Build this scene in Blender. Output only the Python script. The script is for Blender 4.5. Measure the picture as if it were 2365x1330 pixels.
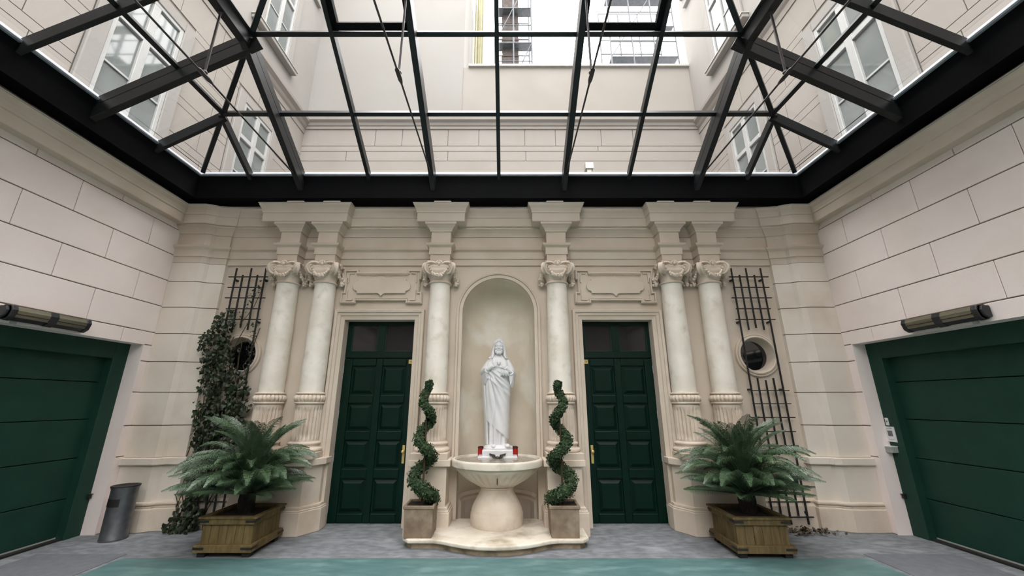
import bpy, bmesh, math, random
from mathutils import Vector, Matrix
random.seed(7)
PI = math.pi
for o in list(bpy.data.objects):
    bpy.data.objects.remove(o)
SC = bpy.context.scene
COL = SC.collection

# ------------------------------------------------------------------ camera
cam_d = bpy.data.cameras.new('camera')
cam = bpy.data.objects.new('camera', cam_d)
COL.objects.link(cam)
cam.location = (0.125, -6.0, 1.6)
cam.rotation_euler = (math.radians(90 + 16.2), 0, 0)
cam_d.sensor_fit = 'HORIZONTAL'
cam_d.sensor_width = 36.0
cam_d.lens = 905.0 / 2365.0 * 36.0
cam_d.shift_x = 12.5 / 2365.0
cam_d.clip_start = 0.05
cam_d.clip_end = 300
SC.camera = cam

# ------------------------------------------------------------------ overcast sky and exposure
W = bpy.data.worlds.new('overcast_sky')
SC.world = W
W.use_nodes = True
bg = W.node_tree.nodes['Background']
bg.inputs[0].default_value = (1.0, 0.99, 0.98, 1)
# standard overcast sky: luminance (1 + 2 sin(elevation)) / 3 of the zenith value
wn = W.node_tree.nodes
wl = W.node_tree.links
tc = wn.new('ShaderNodeTexCoord')
sp = wn.new('ShaderNodeSeparateXYZ')
wl.new(tc.outputs['Generated'], sp.inputs[0])
mx_ = wn.new('ShaderNodeMath')
mx_.operation = 'MAXIMUM'
mx_.inputs[1].default_value = 0.0
wl.new(sp.outputs['Z'], mx_.inputs[0])
ma = wn.new('ShaderNodeMath')
ma.operation = 'MULTIPLY_ADD'
ZEN = 5.2
ma.inputs[1].default_value = 2.0 * ZEN / 3.0
ma.inputs[2].default_value = ZEN / 3.0
wl.new(mx_.outputs[0], ma.inputs[0])
wl.new(ma.outputs[0], bg.inputs[1])
SC.view_settings.view_transform = 'Standard'
SC.view_settings.look = 'None'
SC.view_settings.gamma = 1.0
SC.view_settings.use_curve_mapping = False
SC.view_settings.exposure = 1.12

# ------------------------------------------------------------------ materials
def lin(c):
    return tuple(((v / 255.0) / 12.92 if v / 255.0 <= 0.04045 else ((v / 255.0 + 0.055) / 1.055) ** 2.4) for v in c)

def mat(name, a, b=None, rough=0.6, scale=3.0, detail=5, bump=0.0, bscale=60.0, metal=0.0, spec=0.5, lo=0.35, hi=0.65, stretch=(1, 1, 1), c=None, cscale=1.0, clo=0.55, chi=0.75, coat=0.0):
    """noise mix of colours a and b (sRGB), a second large noise mixing in c, fine bump"""
    m = bpy.data.materials.new(name)
    m.use_nodes = True
    nt = m.node_tree
    p = nt.nodes['Principled BSDF']
    p.inputs['Roughness'].default_value = rough
    p.inputs['Metallic'].default_value = metal
    p.inputs['Specular IOR Level'].default_value = spec
    p.inputs['Coat Weight'].default_value = coat
    if b is None and bump == 0:
        p.inputs['Base Color'].default_value = (*lin(a), 1)
        return m
    geo = nt.nodes.new('ShaderNodeNewGeometry')
    mp = nt.nodes.new('ShaderNodeMapping')
    mp.inputs['Scale'].default_value = stretch
    nt.links.new(geo.outputs['Position'], mp.inputs['Vector'])
    if b is None:
        p.inputs['Base Color'].default_value = (*lin(a), 1)
    else:
        def layer(s, l, h):
            n = nt.nodes.new('ShaderNodeTexNoise')
            n.inputs['Scale'].default_value = s
            n.inputs['Detail'].default_value = detail
            nt.links.new(mp.outputs[0], n.inputs['Vector'])
            r = nt.nodes.new('ShaderNodeMapRange')
            r.inputs['From Min'].default_value = l
            r.inputs['From Max'].default_value = h
            nt.links.new(n.outputs['Fac'], r.inputs['Value'])
            return r.outputs[0]
        mx = nt.nodes.new('ShaderNodeMix')
        mx.data_type = 'RGBA'
        mx.inputs['A'].default_value = (*lin(a), 1)
        mx.inputs['B'].default_value = (*lin(b), 1)
        nt.links.new(layer(scale, lo, hi), mx.inputs['Factor'])
        out = mx.outputs['Result']
        if c is not None:
            m2 = nt.nodes.new('ShaderNodeMix')
            m2.data_type = 'RGBA'
            m2.inputs['B'].default_value = (*lin(c), 1)
            nt.links.new(out, m2.inputs['A'])
            nt.links.new(layer(cscale, clo, chi), m2.inputs['Factor'])
            out = m2.outputs['Result']
        nt.links.new(out, p.inputs['Base Color'])
    if bump > 0:
        n = nt.nodes.new('ShaderNodeTexNoise')
        n.inputs['Scale'].default_value = bscale
        n.inputs['Detail'].default_value = 4
        nt.links.new(mp.outputs[0], n.inputs['Vector'])
        bp = nt.nodes.new('ShaderNodeBump')
        bp.inputs['Strength'].default_value = bump
        bp.inputs['Distance'].default_value = 0.01
        nt.links.new(n.outputs['Fac'], bp.inputs['Height'])
        nt.links.new(bp.outputs[0], p.inputs['Normal'])
    return m

def glass_mat(name, tint=(0.985, 0.985, 0.985)):
    m = bpy.data.materials.new(name)
    m.use_nodes = True
    nt = m.node_tree
    nt.nodes.remove(nt.nodes['Principled BSDF'])
    tr = nt.nodes.new('ShaderNodeBsdfTransparent')
    tr.inputs[0].default_value = (*tint, 1)
    gl = nt.nodes.new('ShaderNodeBsdfGlossy')
    gl.inputs['Roughness'].default_value = 0.02
    fr = nt.nodes.new('ShaderNodeFresnel')
    fr.inputs['IOR'].default_value = 1.3
    mx = nt.nodes.new('ShaderNodeMixShader')
    nt.links.new(fr.outputs[0], mx.inputs[0])
    nt.links.new(tr.outputs[0], mx.inputs[1])
    nt.links.new(gl.outputs[0], mx.inputs[2])
    nt.links.new(mx.outputs[0], nt.nodes['Material Output'].inputs[0])
    return m

M = {}
M['plaster'] = mat('facade_plaster', (202, 187, 170), (209, 195, 179), rough=0.85, scale=2.2, bump=0.12, bscale=90, c=(193, 176, 157), cscale=0.9)
M['plaster_low'] = mat('plinth_plaster', (208, 193, 175), (216, 202, 186), rough=0.85, scale=3.0, bump=0.2, bscale=60, c=(194, 176, 156), cscale=2.0)
M['wall'] = mat('side_wall_plaster', (245, 230, 225), (248, 235, 230), rough=0.88, scale=1.6, bump=0.14, bscale=110, c=(239, 224, 215), cscale=1.1)
M['pier'] = mat('pier_plaster', (219, 208, 194), (226, 216, 203), rough=0.88, scale=2.0, bump=0.12, bscale=80, c=(208, 195, 179), cscale=1.2)
M['joint'] = mat('joint_mortar', (120, 108, 96), (135, 123, 110), rough=0.95, scale=5)
M['niche'] = mat('niche_plaster', (222, 211, 193), (210, 198, 178), rough=0.9, scale=1.7, bump=0.15, bscale=50, c=(232, 226, 215), cscale=1.3, clo=0.5, chi=0.62)
M['shaft'] = mat('column_marble', (240, 233, 222), (226, 217, 203), rough=0.5, scale=3.4, detail=8, bump=0.05, bscale=40, c=(202, 191, 174), cscale=5.5, clo=0.55, chi=0.8)
M['carve'] = mat('carved_stone', (222, 207, 191), (207, 191, 174), rough=0.75, scale=7, bump=0.15, bscale=70)
M['fount'] = mat('fountain_stone', (202, 187, 169), (214, 202, 186), rough=0.7, scale=4, detail=8, bump=0.2, bscale=45, c=(170, 151, 129), cscale=3.0, clo=0.52, chi=0.78)
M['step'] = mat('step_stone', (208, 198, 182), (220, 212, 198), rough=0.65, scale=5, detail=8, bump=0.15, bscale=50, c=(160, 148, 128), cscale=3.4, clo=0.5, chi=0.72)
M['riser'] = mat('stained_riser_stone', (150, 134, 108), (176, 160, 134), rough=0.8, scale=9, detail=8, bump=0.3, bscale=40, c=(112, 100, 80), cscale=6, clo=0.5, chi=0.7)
M['statue'] = mat('white_marble', (226, 225, 226), (217, 217, 219), rough=0.45, scale=6, bump=0.04, bscale=60)
M['door'] = mat('door_paint', (3, 29, 21), (4, 33, 25), rough=0.4, scale=4, bump=0.03, bscale=40, spec=0.18)
M['gate'] = mat('gate_paint', (24, 58, 48), (28, 64, 53), rough=0.55, scale=3, bump=0.03, bscale=200, spec=0.25)
M['black'] = mat('black_steel', (8, 9, 12), (11, 12, 15), rough=0.7, scale=5, spec=0.15)
M['bar'] = mat('roof_bar_paint', (26, 27, 29), (32, 33, 35), rough=0.4, scale=5, spec=0.4)
M['sill'] = mat('roof_sill_metal', (150, 154, 162), (165, 169, 176), rough=0.4, scale=6)
M['rod'] = mat('steel_rod', (70, 66, 66), (88, 82, 82), rough=0.35, scale=12, metal=0.6)
M['glass'] = glass_mat('roof_glass')
M['dark_glass'] = mat('dark_window_glass', (26, 26, 27), rough=0.06, spec=0.6)
M['oculus_glass'] = mat('oculus_glass', (18, 19, 21), rough=0.04, spec=1.0)
M['win_glass'] = mat('window_glass', (116, 121, 120), (100, 106, 105), rough=0.04, scale=1.5, spec=0.7)
M['win_white'] = mat('window_white_paint', (164, 164, 162), (157, 157, 155), rough=0.6, scale=4)
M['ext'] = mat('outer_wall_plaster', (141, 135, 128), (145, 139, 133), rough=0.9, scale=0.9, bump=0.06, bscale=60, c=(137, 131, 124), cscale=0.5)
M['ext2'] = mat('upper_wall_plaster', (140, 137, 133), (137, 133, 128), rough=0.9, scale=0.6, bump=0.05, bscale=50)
M['ext_joint'] = mat('outer_joint', (126, 120, 113), (121, 115, 108), rough=0.95, scale=4)
M['wood'] = mat('planter_wood', (118, 100, 70), (98, 82, 54), rough=0.75, scale=9, stretch=(3, 3, 0.5), detail=8, bump=0.2, bscale=30, c=(78, 66, 44), cscale=4.0, clo=0.5, chi=0.8, spec=0.2)
M['wood2'] = mat('planter_wood_pale', (122, 104, 70), (102, 85, 54), rough=0.75, scale=9, stretch=(3, 3, 0.5), detail=8, bump=0.2, bscale=30, c=(80, 68, 44), cscale=4.0, clo=0.5, chi=0.8, spec=0.2)
M['iron'] = mat('black_iron', (26, 25, 24), (36, 34, 32), rough=0.55, scale=20)
M['soil'] = mat('potting_soil', (26, 21, 17), (38, 31, 25), rough=1.0, scale=30, bump=0.8, bscale=60)
M['pot'] = mat('pot_clay', (138, 120, 100), (116, 98, 82), rough=0.8, scale=8, detail=8, bump=0.15, bscale=60, c=(160, 144, 124), cscale=5)
M['cycad'] = mat('cycad_leaf', (50, 74, 44), (84, 106, 80), rough=0.38, scale=9, spec=0.7)
M['cycad_stem'] = mat('cycad_rachis', (96, 124, 66), (84, 110, 60), rough=0.45, scale=6)
M['trunk'] = mat('cycad_trunk', (40, 31, 24), (26, 21, 17), rough=0.95, scale=25, bump=0.8, bscale=40)
M['box'] = mat('topiary_leaf', (40, 58, 34), (60, 80, 50), rough=0.6, scale=40, spec=0.3)
M['twig'] = mat('twig_bark', (72, 58, 42), (58, 48, 36), rough=0.9, scale=20)
M['ivy'] = mat('ivy_leaf', (24, 36, 20), (40, 52, 28), rough=0.4, scale=22, spec=0.35, c=(58, 62, 38), cscale=30, clo=0.6, chi=0.75)
M['brass'] = mat('brass', (214, 184, 112), (224, 196, 126), rough=0.3, scale=20, metal=0.5)
M['steel'] = mat('bin_steel', (122, 124, 126), (104, 106, 110), rough=0.42, scale=10, metal=0.7)
M['hinge'] = mat('hinge_metal', (190, 192, 188), (175, 178, 174), rough=0.4, scale=20, metal=0.4)
M['red'] = mat('red_glass', (168, 28, 22), (150, 22, 20), rough=0.15, scale=20)
M['asphalt'] = mat('grey_paving', (102, 105, 109), (128, 131, 135), rough=0.85, scale=9, detail=12, bump=0.3, bscale=160, c=(150, 153, 156), cscale=2.6, clo=0.56, chi=0.74, stretch=(0.8, 1.5, 1))
M['mat_grey'] = mat('dark_paving', (98, 100, 105), (108, 110, 115), rough=0.9, scale=12, detail=8, bump=0.3, bscale=200)
M['green_floor'] = mat('green_coating', (72, 104, 104), (86, 118, 118), rough=0.5, scale=7, detail=10, bump=0.05, bscale=60, c=(116, 144, 143), cscale=3.2, clo=0.55, chi=0.75, stretch=(0.6, 1.8, 1))
M['heater_black'] = mat('heater_casing', (36, 36, 40), (44, 44, 48), rough=0.4, scale=10)
M['heater_refl'] = mat('heater_reflector', (150, 146, 128), (128, 124, 106), rough=0.3, scale=20, metal=0.6, stretch=(1, 0.2, 4))
M['white_plastic'] = mat('white_plastic', (228, 228, 226), (220, 220, 218), rough=0.4, scale=10)
M['grey_print'] = mat('grey_print', (120, 120, 120), (90, 90, 90), rough=0.5, scale=60)
M['dark_print'] = mat('dark_print', (70, 58, 34), (84, 70, 42), rough=0.5, scale=60)
M['grey_box'] = mat('grey_box', (170, 172, 166), (160, 162, 156), rough=0.5, scale=10)
M['spout'] = mat('bronze_spout', (84, 80, 72), (64, 60, 54), rough=0.5, scale=30, metal=0.5)
M['water'] = mat('basin_water', (150, 143, 130), (128, 121, 108), rough=0.2, scale=14, spec=0.3)
M['flash'] = mat('zinc_flashing', (170, 168, 162), (182, 180, 174), rough=0.5, scale=6, metal=0.2)
M['brick_dark'] = mat('chimney_brick', (70, 62, 60), (92, 82, 78), rough=0.9, scale=8)
M['tarp'] = mat('yellow_tarp', (190, 186, 158), (182, 177, 148), rough=0.8, scale=6)
M['net'] = mat('green_net', (64, 86, 84), (50, 72, 70), rough=0.9, scale=4)
M['scaf'] = mat('scaffold_tube', (84, 86, 90), (70, 72, 76), rough=0.5, scale=10, metal=0.2)
M['roofing'] = mat('roofing_felt', (120, 120, 122), (132, 132, 134), rough=0.9, scale=4)
M['vent'] = mat('vent_dark', (34, 46, 46), (42, 54, 54), rough=0.6, scale=10)
M['litter'] = mat('dry_leaves', (96, 84, 66), (70, 60, 48), rough=0.9, scale=30)

# ------------------------------------------------------------------ mesh helpers
class MB:
    def __init__(s):
        s.v = []
        s.f = []
    def add(s, vs, fs):
        n = len(s.v)
        s.v += [tuple(p) for p in vs]
        s.f += [tuple(i + n for i in q) for q in fs]
        return s
    def box(s, x0, x1, y0, y1, z0, z1):
        vs = [(x, y, z) for z in (z0, z1) for y in (y0, y1) for x in (x0, x1)]
        return s.add(vs, [(0, 2, 3, 1), (4, 5, 7, 6), (0, 1, 5, 4), (2, 6, 7, 3), (0, 4, 6, 2), (1, 3, 7, 5)])
    def frustum(s, x0, x1, y0, y1, z0, z1, i, axis='y'):
        """box whose low-y (front) face is inset by i: a fielded panel"""
        vs = [(x0, y1, z0), (x1, y1, z0), (x1, y1, z1), (x0, y1, z1), (x0 + i, y0, z0 + i), (x1 - i, y0, z0 + i), (x1 - i, y0, z1 - i), (x0 + i, y0, z1 - i)]
        return s.add(vs, [(0, 1, 2, 3), (4, 7, 6, 5), (0, 4, 5, 1), (1, 5, 6, 2), (2, 6, 7, 3), (3, 7, 4, 0)])
    def prism(s, poly, w0, w1, mp=lambda u, v, w: (u, v, w)):
        n = len(poly)
        vs = [mp(u, v, w0) for u, v in poly] + [mp(u, v, w1) for u, v in poly]
        fs = [tuple(range(n)), tuple(range(2 * n - 1, n - 1, -1))]
        fs += [(i, i + n, (i + 1) % n + n, (i + 1) % n) for i in range(n)]
        return s.add(vs, fs)
    def lathe(s, prof, n=32, c=(0, 0, 0), sx=1.0, sy=1.0, a0=0.0, a1=2 * PI, mod=None, mp=None):
        full = abs(a1 - a0 - 2 * PI) < 1e-6
        k = n if full else n + 1
        vs = []
        for r, z in prof:
            for i in range(k):
                a = a0 + (a1 - a0) * i / n
                rr = r * (mod(a, z) if mod else 1.0)
                p = (rr * math.cos(a) * sx, rr * math.sin(a) * sy, z)
                if mp:
                    p = mp(*p)
                vs.append((p[0] + c[0], p[1] + c[1], p[2] + c[2]))
        fs = []
        for j in range(len(prof) - 1):
            for i in range(n):
                i2 = (i + 1) % k
                fs.append((j * k + i, j * k + i2, (j + 1) * k + i2, (j + 1) * k + i))
        if full:
            if prof[0][0] > 1e-5:
                fs.append(tuple(range(k - 1, -1, -1)))
            if prof[-1][0] > 1e-5:
                fs.append(tuple((len(prof) - 1) * k + i for i in range(k)))
        return s.add(vs, fs)
    def tube(s, pts, rad, n=8, cap=True):
        pts = [Vector(p) for p in pts]
        if not hasattr(rad, '__len__'):
            rad = [rad] * len(pts)
        vs = []
        prev = None
        for i, p in enumerate(pts):
            d = (pts[min(i + 1, len(pts) - 1)] - pts[max(i - 1, 0)])
            d = d.normalized() if d.length > 1e-9 else Vector((0, 0, 1))
            if prev is None:
                prev = Vector((0, 0, 1)) if abs(d.z) < 0.9 else Vector((1, 0, 0))
            u = (prev - d * prev.dot(d)).normalized()
            w = d.cross(u)
            prev = u
            for k in range(n):
                a = 2 * PI * k / n
                vs.append(p + (u * math.cos(a) + w * math.sin(a)) * rad[i])
        fs = [(j * n + k, j * n + (k + 1) % n, (j + 1) * n + (k + 1) % n, (j + 1) * n + k) for j in range(len(pts) - 1) for k in range(n)]
        if cap:
            fs += [tuple(range(n - 1, -1, -1)), tuple((len(pts) - 1) * n + k for k in range(n))]
        return s.add(vs, fs)
    def bar(s, p0, p1, w, h, up=(0, 0, 1), drop=0.0):
        """rectangular beam; its top face centre line runs p0-p1, hanging down by h along -up"""
        p0, p1, up = Vector(p0), Vector(p1), Vector(up)
        d = (p1 - p0).normalized()
        side = d.cross(up).normalized()
        nn = side.cross(d).normalized()
        vs = []
        for p in (p0, p1):
            for a, b in ((-1, 0), (1, 0), (1, 1), (-1, 1)):
                vs.append(p + side * (a * w / 2) - nn * (drop + b * h))
        return s.add(vs, [(0, 1, 2, 3), (7, 6, 5, 4), (0, 4, 5, 1), (1, 5, 6, 2), (2, 6, 7, 3), (3, 7, 4, 0)])
    def sphere(s, c, r, n=10, m=6, sc=(1, 1, 1)):
        vs = [(c[0], c[1], c[2] + r * sc[2])]
        for j in range(1, m):
            t = PI * j / m
            for i in range(n):
                a = 2 * PI * i / n
                vs.append((c[0] + r * sc[0] * math.sin(t) * math.cos(a), c[1] + r * sc[1] * math.sin(t) * math.sin(a), c[2] + r * sc[2] * math.cos(t)))
        vs.append((c[0], c[1], c[2] - r * sc[2]))
        fs = [(0, 1 + i, 1 + (i + 1) % n) for i in range(n)]
        for j in range(m - 2):
            for i in range(n):
                fs.append((1 + j * n + i, 1 + (j + 1) * n + i, 1 + (j + 1) * n + (i + 1) % n, 1 + j * n + (i + 1) % n))
        L = len(vs) - 1
        fs += [(L, 1 + (m - 2) * n + (i + 1) % n, 1 + (m - 2) * n + i) for i in range(n)]
        return s.add(vs, fs)
    def sweep(s, path, prof, mp=lambda u, v, w: (u, v, w), closed=False):
        """profile (offset, w) swept along a plan polyline with mitred corners; offset is to the right-hand side (d.y, -d.x)"""
        n = len(path)
        P = [Vector((p[0], p[1])) for p in path]
        offs = []
        for i in range(n):
            dirs = []
            if i > 0 or closed:
                dirs.append((P[i] - P[i - 1]).normalized())
            if i < n - 1 or closed:
                dirs.append((P[(i + 1) % n] - P[i]).normalized())
            ns = [Vector((d.y, -d.x)) for d in dirs]
            b = sum(ns, Vector((0, 0)))
            b = b / len(ns)
            k = b.length_squared
            offs.append(b / max(k, 0.15))
        m = len(prof)
        vs = [mp(P[i].x + offs[i].x * o, P[i].y + offs[i].y * o, w) for i in range(n) for o, w in prof]
        fs = []
        for i in range(n if closed else n - 1):
            i2 = (i + 1) % n
            for j in range(m):
                fs.append((i * m + j, i2 * m + j, i2 * m + (j + 1) % m, i * m + (j + 1) % m))
        if not closed:
            fs += [tuple(range(m)), tuple((n - 1) * m + j for j in range(m - 1, -1, -1))]
        return s.add(vs, fs)
    def mesh(s, name, smooth=None):
        me = bpy.data.meshes.new(name)
        me.from_pydata(s.v, [], s.f)
        bm = bmesh.new()
        bm.from_mesh(me)
        bmesh.ops.recalc_face_normals(bm, faces=bm.faces)
        bm.to_mesh(me)
        bm.free()
        if smooth is not None:
            me.polygons.foreach_set('use_smooth', [True] * len(me.polygons))
            if smooth < 179:
                me.set_sharp_from_angle(angle=math.radians(smooth))
        me.update()
        return me

def link(name, me, m, parent=None, loc=None, rot=None):
    o = bpy.data.objects.new(name, me)
    COL.objects.link(o)
    if me is not None and m is not None and len(me.materials) == 0:
        me.materials.append(M[m] if isinstance(m, str) else m)
    if parent is not None:
        o.parent = parent
    if loc is not None:
        o.location = loc
    if rot is not None:
        o.rotation_euler = rot
    return o

def obj(name, mb, m, parent=None, smooth=None, bevel=0.0, seg=2, loc=None, rot=None):
    o = link(name, mb.mesh(name, smooth), m, parent, loc, rot)
    if bevel > 0:
        b = o.modifiers.new('edge', 'BEVEL')
        b.width = bevel
        b.segments = seg
        b.limit_method = 'ANGLE'
        b.angle_limit = math.radians(40)
    return o

def tag(o, label, cat=None, group=None, kind=None):
    o['label'] = label
    if cat:
        o['category'] = cat
    if group:
        o['group'] = group
    if kind:
        o['kind'] = kind
    return o

def empty(name, loc=(0, 0, 0), rz=0.0, parent=None):
    o = bpy.data.objects.new(name, None)
    COL.objects.link(o)
    o.location = loc
    o.rotation_euler = (0, 0, rz)
    o.empty_display_size = 0.1
    if parent is not None:
        o.parent = parent
    return o

def structure(name, label=None):
    o = empty(name)
    o['kind'] = 'structure'
    if label:
        o['label'] = label
    return o

def copy_tree(o, parent=None):
    c = o.copy()
    COL.objects.link(c)
    c.parent = parent
    for ch in list(o.children):
        copy_tree(ch, c)
    return c

def XZ(y_sign=1):
    return lambda u, v, w: (u, w, v)

def ring_plate(mb, rect, hole, centre, y0, y1):
    """wall plate (front at y0, back at y1) of rectangle rect with a star-shaped hole around centre"""
    x0, x1, z0, z1 = rect
    cx, cz = centre
    angs = [math.atan2(p[1] - cz, p[0] - cx) for p in hole]
    pts = list(zip(angs, hole))
    for X, Z in ((x0, z0), (x1, z0), (x1, z1), (x0, z1)):
        a = math.atan2(Z - cz, X - cx)
        pts.append((a, None))
    pts.sort(key=lambda t: t[0])
    hs = sorted(zip(angs, hole), key=lambda t: t[0])
    def hole_at(a):
        for i in range(len(hs)):
            a0, p0 = hs[i]
            a1, p1 = hs[(i + 1) % len(hs)]
            if i == len(hs) - 1:
                a1 += 2 * PI
            for aa in (a, a + 2 * PI):
                if a0 <= aa <= a1 + 1e-9:
                    t = (aa - a0) / (a1 - a0) if a1 > a0 else 0
                    return (p0[0] + (p1[0] - p0[0]) * t, p0[1] + (p1[1] - p0[1]) * t)
        return hs[0][1]
    def rect_at(a):
        dx, dz = math.cos(a), math.sin(a)
        t = 1e9
        if dx > 1e-9: t = min(t, (x1 - cx) / dx)
        if dx < -1e-9: t = min(t, (x0 - cx) / dx)
        if dz > 1e-9: t = min(t, (z1 - cz) / dz)
        if dz < -1e-9: t = min(t, (z0 - cz) / dz)
        return (cx + dx * t, cz + dz * t)
    inn = [p if p else hole_at(a) for a, p in pts]
    out = [rect_at(a) for a, p in pts]
    n = len(pts)
    vs = [(p[0], y0, p[1]) for p in inn] + [(p[0], y0, p[1]) for p in out] + [(p[0], y1, p[1]) for p in inn] + [(p[0], y1, p[1]) for p in out]
    fs = []
    for i in range(n):
        j = (i + 1) % n
        fs += [(i, j, n + j, n + i), (2 * n + i, 3 * n + i, 3 * n + j, 2 * n + j), (i, 2 * n + i, 2 * n + j, j), (n + i, n + j, 3 * n + j, 3 * n + i)]
    mb.add(vs, fs)

# ================================================================== FLOOR
fl = obj('floor', MB().box(-7, 7, -14, 0.3, -0.2, 0.0), 'asphalt')
tag(fl, 'grey worn asphalt courtyard floor', kind='structure')
obj('coated_floor_panel', MB().box(-3.96, 3.96, -13.5, -1.2, -0.05, 0.004), 'green_floor', fl)['label'] = 'scuffed green coated floor area'
for s in (-1, 1):
    obj('paving_slab', MB().box(min(s * 4.02, s * 5.0), max(s * 4.02, s * 5.0), -6.0, -1.08, -0.05, 0.005), 'mat_grey', fl)['label'] = 'darker grey slab before the garage gate'

# ================================================================== BACK WALL
WY = -0.15
wb = structure('wall_back', 'beige plastered facade with cornice, two doors and an arched niche')
NX, NSP, NIN, NOUT = 0.552, 2.908, 0.552, 0.64
arch = [(-NX, 0.0)] + [(NX, 0.0)]
arch = [(NX * math.cos(PI * i / 24), NSP + NX * math.sin(PI * i / 24)) for i in range(25)]
hole = [(NX, z) for z in (0.0, 0.7, 1.4, 2.1)] + arch + [(-NX, z) for z in (2.1, 1.4, 0.7, 0.0)] + [(x, 0.0) for x in (-0.3, 0, 0.3)]
m = MB()
ring_plate(m, (-1.262, 1.262, -0.001, 4.75), hole, (0, 1.9), WY, 0.15)
obj('wall_panel', m, 'plaster', wb)
for s in (-1, 1):
    a, b = sorted((s * 1.262, s * 2.33))
    obj('wall_panel', MB().box(a, b, WY, 0.15, 2.8, 4.75), 'plaster', wb)
    a, b = sorted((s * 2.33, s * 3.3))
    obj('wall_panel', MB().box(a, b, WY, 0.15, 0, 4.75), 'plaster', wb)
    a, b = sorted((s * 3.3, s * 5.3))
    m = MB()
    circ = [(s * 3.82 + 0.29 * math.cos(2 * PI * i / 36), 2.265 + 0.29 * math.sin(2 * PI * i / 36)) for i in range(36)]
    ring_plate(m, (a, b, 0, 4.75), circ, (s * 3.82, 2.265), WY, 0.15)
    obj('wall_panel', m, 'plaster', wb)
# low plinth moulding along the plain bays behind the planters
PL = [(-0.02, 0.0), (0.05, 0.0), (0.05, 0.27), (0.03, 0.30), (0.035, 0.33), (0.0, 0.36), (-0.02, 0.36)]
for s in (-1, 1):
    p = [(-4.3, WY), (-3.4, WY)] if s < 0 else [(3.4, WY), (4.3, WY)]
    obj('plinth_moulding', MB().sweep(p, PL), 'plaster_low', wb)

# niche: half round shell with a quarter sphere on top
m = MB()
n, rows = 24, []
DN = 0.42
NS = NX - 0.004
for z in (0.0, 0.6, 1.2, 1.8, 2.4, NSP):
    rows.append([(-NS * math.cos(PI * i / n), 0.02 + DN * math.sin(PI * i / n), z) for i in range(n + 1)])
for j in range(1, 11):
    t = PI / 2 * j / 10
    rows.append([(-NS * math.cos(t) * math.cos(PI * i / n), 0.02 + DN * math.cos(t) * math.sin(PI * i / n), NSP + NS * math.sin(t)) for i in range(n + 1)])
vs = [p for r in rows for p in r]
fs = [(j * (n + 1) + i, j * (n + 1) + i + 1, (j + 1) * (n + 1) + i + 1, (j + 1) * (n + 1) + i) for j in range(len(rows) - 1) for i in range(n)]
m.add(vs, fs)
# straight reveal joining the shell to the wall
jamb = [(-NS, 0.0), (-NS, NSP)] + [(-NS * math.cos(PI * i / 24), NSP + NS * math.sin(PI * i / 24)) for i in range(1, 24)] + [(NS, NSP), (NS, 0.0)]
k = len(jamb)
m.add([(x, WY - 0.002, z) for x, z in jamb] + [(x, 0.022, z) for x, z in jamb], [(i, i + 1, k + i + 1, k + i) for i in range(k - 1)])
obj('niche_shell', m, 'niche', wb, smooth=40)['label'] = 'half round niche shell with patchy beige plaster'
# niche moulding frame (stepped)
NF = NX - 0.008
path = [(-NF, 0.86), (-NF, NSP)] + [(-NF * math.cos(PI * i / 32), NSP + NF * math.sin(PI * i / 32)) for i in range(1, 32)] + [(NF, NSP), (NF, 0.86)]
prof = [(0.0, WY + 0.02), (0.0, WY - 0.035), (-0.042, WY - 0.035), (-0.05, WY - 0.028), (-0.056, WY - 0.05), (-0.08, WY - 0.058), (-0.088, WY - 0.05), (-0.09, WY + 0.02)]
obj('niche_frame', MB().sweep(path, prof, lambda u, v, w: (u, w, v)), 'plaster', wb, smooth=35)
m = MB().sweep([(-NX + .002, 0.02), (-0.5, 0.17), (-0.35, 0.33), (-0.15, 0.42), (0.15, 0.42), (0.35, 0.33), (0.5, 0.17), (NX - .002, 0.02)], PL)
obj('plinth_moulding', m, 'plaster_low', wb)

# entablature: architrave + frieze break forward over each column, cornice over pairs
CX = (0.89, 2.645, 3.22)
CYL = -0.25
def pierpath(s):
    p = [(4.27, WY), (4.27, -0.21), (4.44, -0.238), (4.50, -0.248), (4.53, -0.285), (4.60, -0.315), (5.02, -0.315)]
    return p if s > 0 else [(-x, y) for x, y in reversed(p)]
def wallpath(breaks, yw, yb):
    pts = []
    for x0, x1 in breaks:
        pts += [(x0, yw), (x0, yb), (x1, yb), (x1, yw)]
    return pts
hw = 0.15
br = sorted([(s * c - hw, s * c + hw) for s in (-1, 1) for c in CX])
mid = wallpath(br, -0.18, -0.39)
arP = [(-0.06, 3.66), (0, 3.66), (0, 3.757), (0.018, 3.763), (0.018, 3.872), (0.03, 3.884), (0.056, 3.902), (0.066, 3.932), (-0.06, 3.94)]
frP = [(-0.06, 3.938), (0, 3.938), (0, 4.13), (0.018, 4.137), (0.022, 4.158), (0.04, 4.19), (0.075, 4.228), (0.09, 4.238), (0.09, 4.272), (-0.06, 4.272)]
full = [p for p in pierpath(-1)[:-1]] + [(-4.27, -0.18)] + mid + [(4.27, -0.18)] + pierpath(1)[1:]
obj('architrave_band', MB().sweep(full, arP), 'plaster', wb)
obj('frieze_band', MB().sweep(full, frP), 'plaster', wb)
brc = [(-3.53, -2.46), (-1.14, -0.64), (0.64, 1.14), (2.46, 3.53)]
midc = wallpath(brc, -0.18, -0.37)
coP = [(-0.1, 4.268), (0.115, 4.274), (0.118, 4.284), (0.118, 4.41), (0.128, 4.42), (0.13, 4.445), (0.145, 4.49), (0.17, 4.53), (0.176, 4.555), (-0.1, 4.56)]
flP = [(-0.1, 4.558), (0.183, 4.556), (0.185, 4.568), (-0.1, 4.575)]
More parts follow.
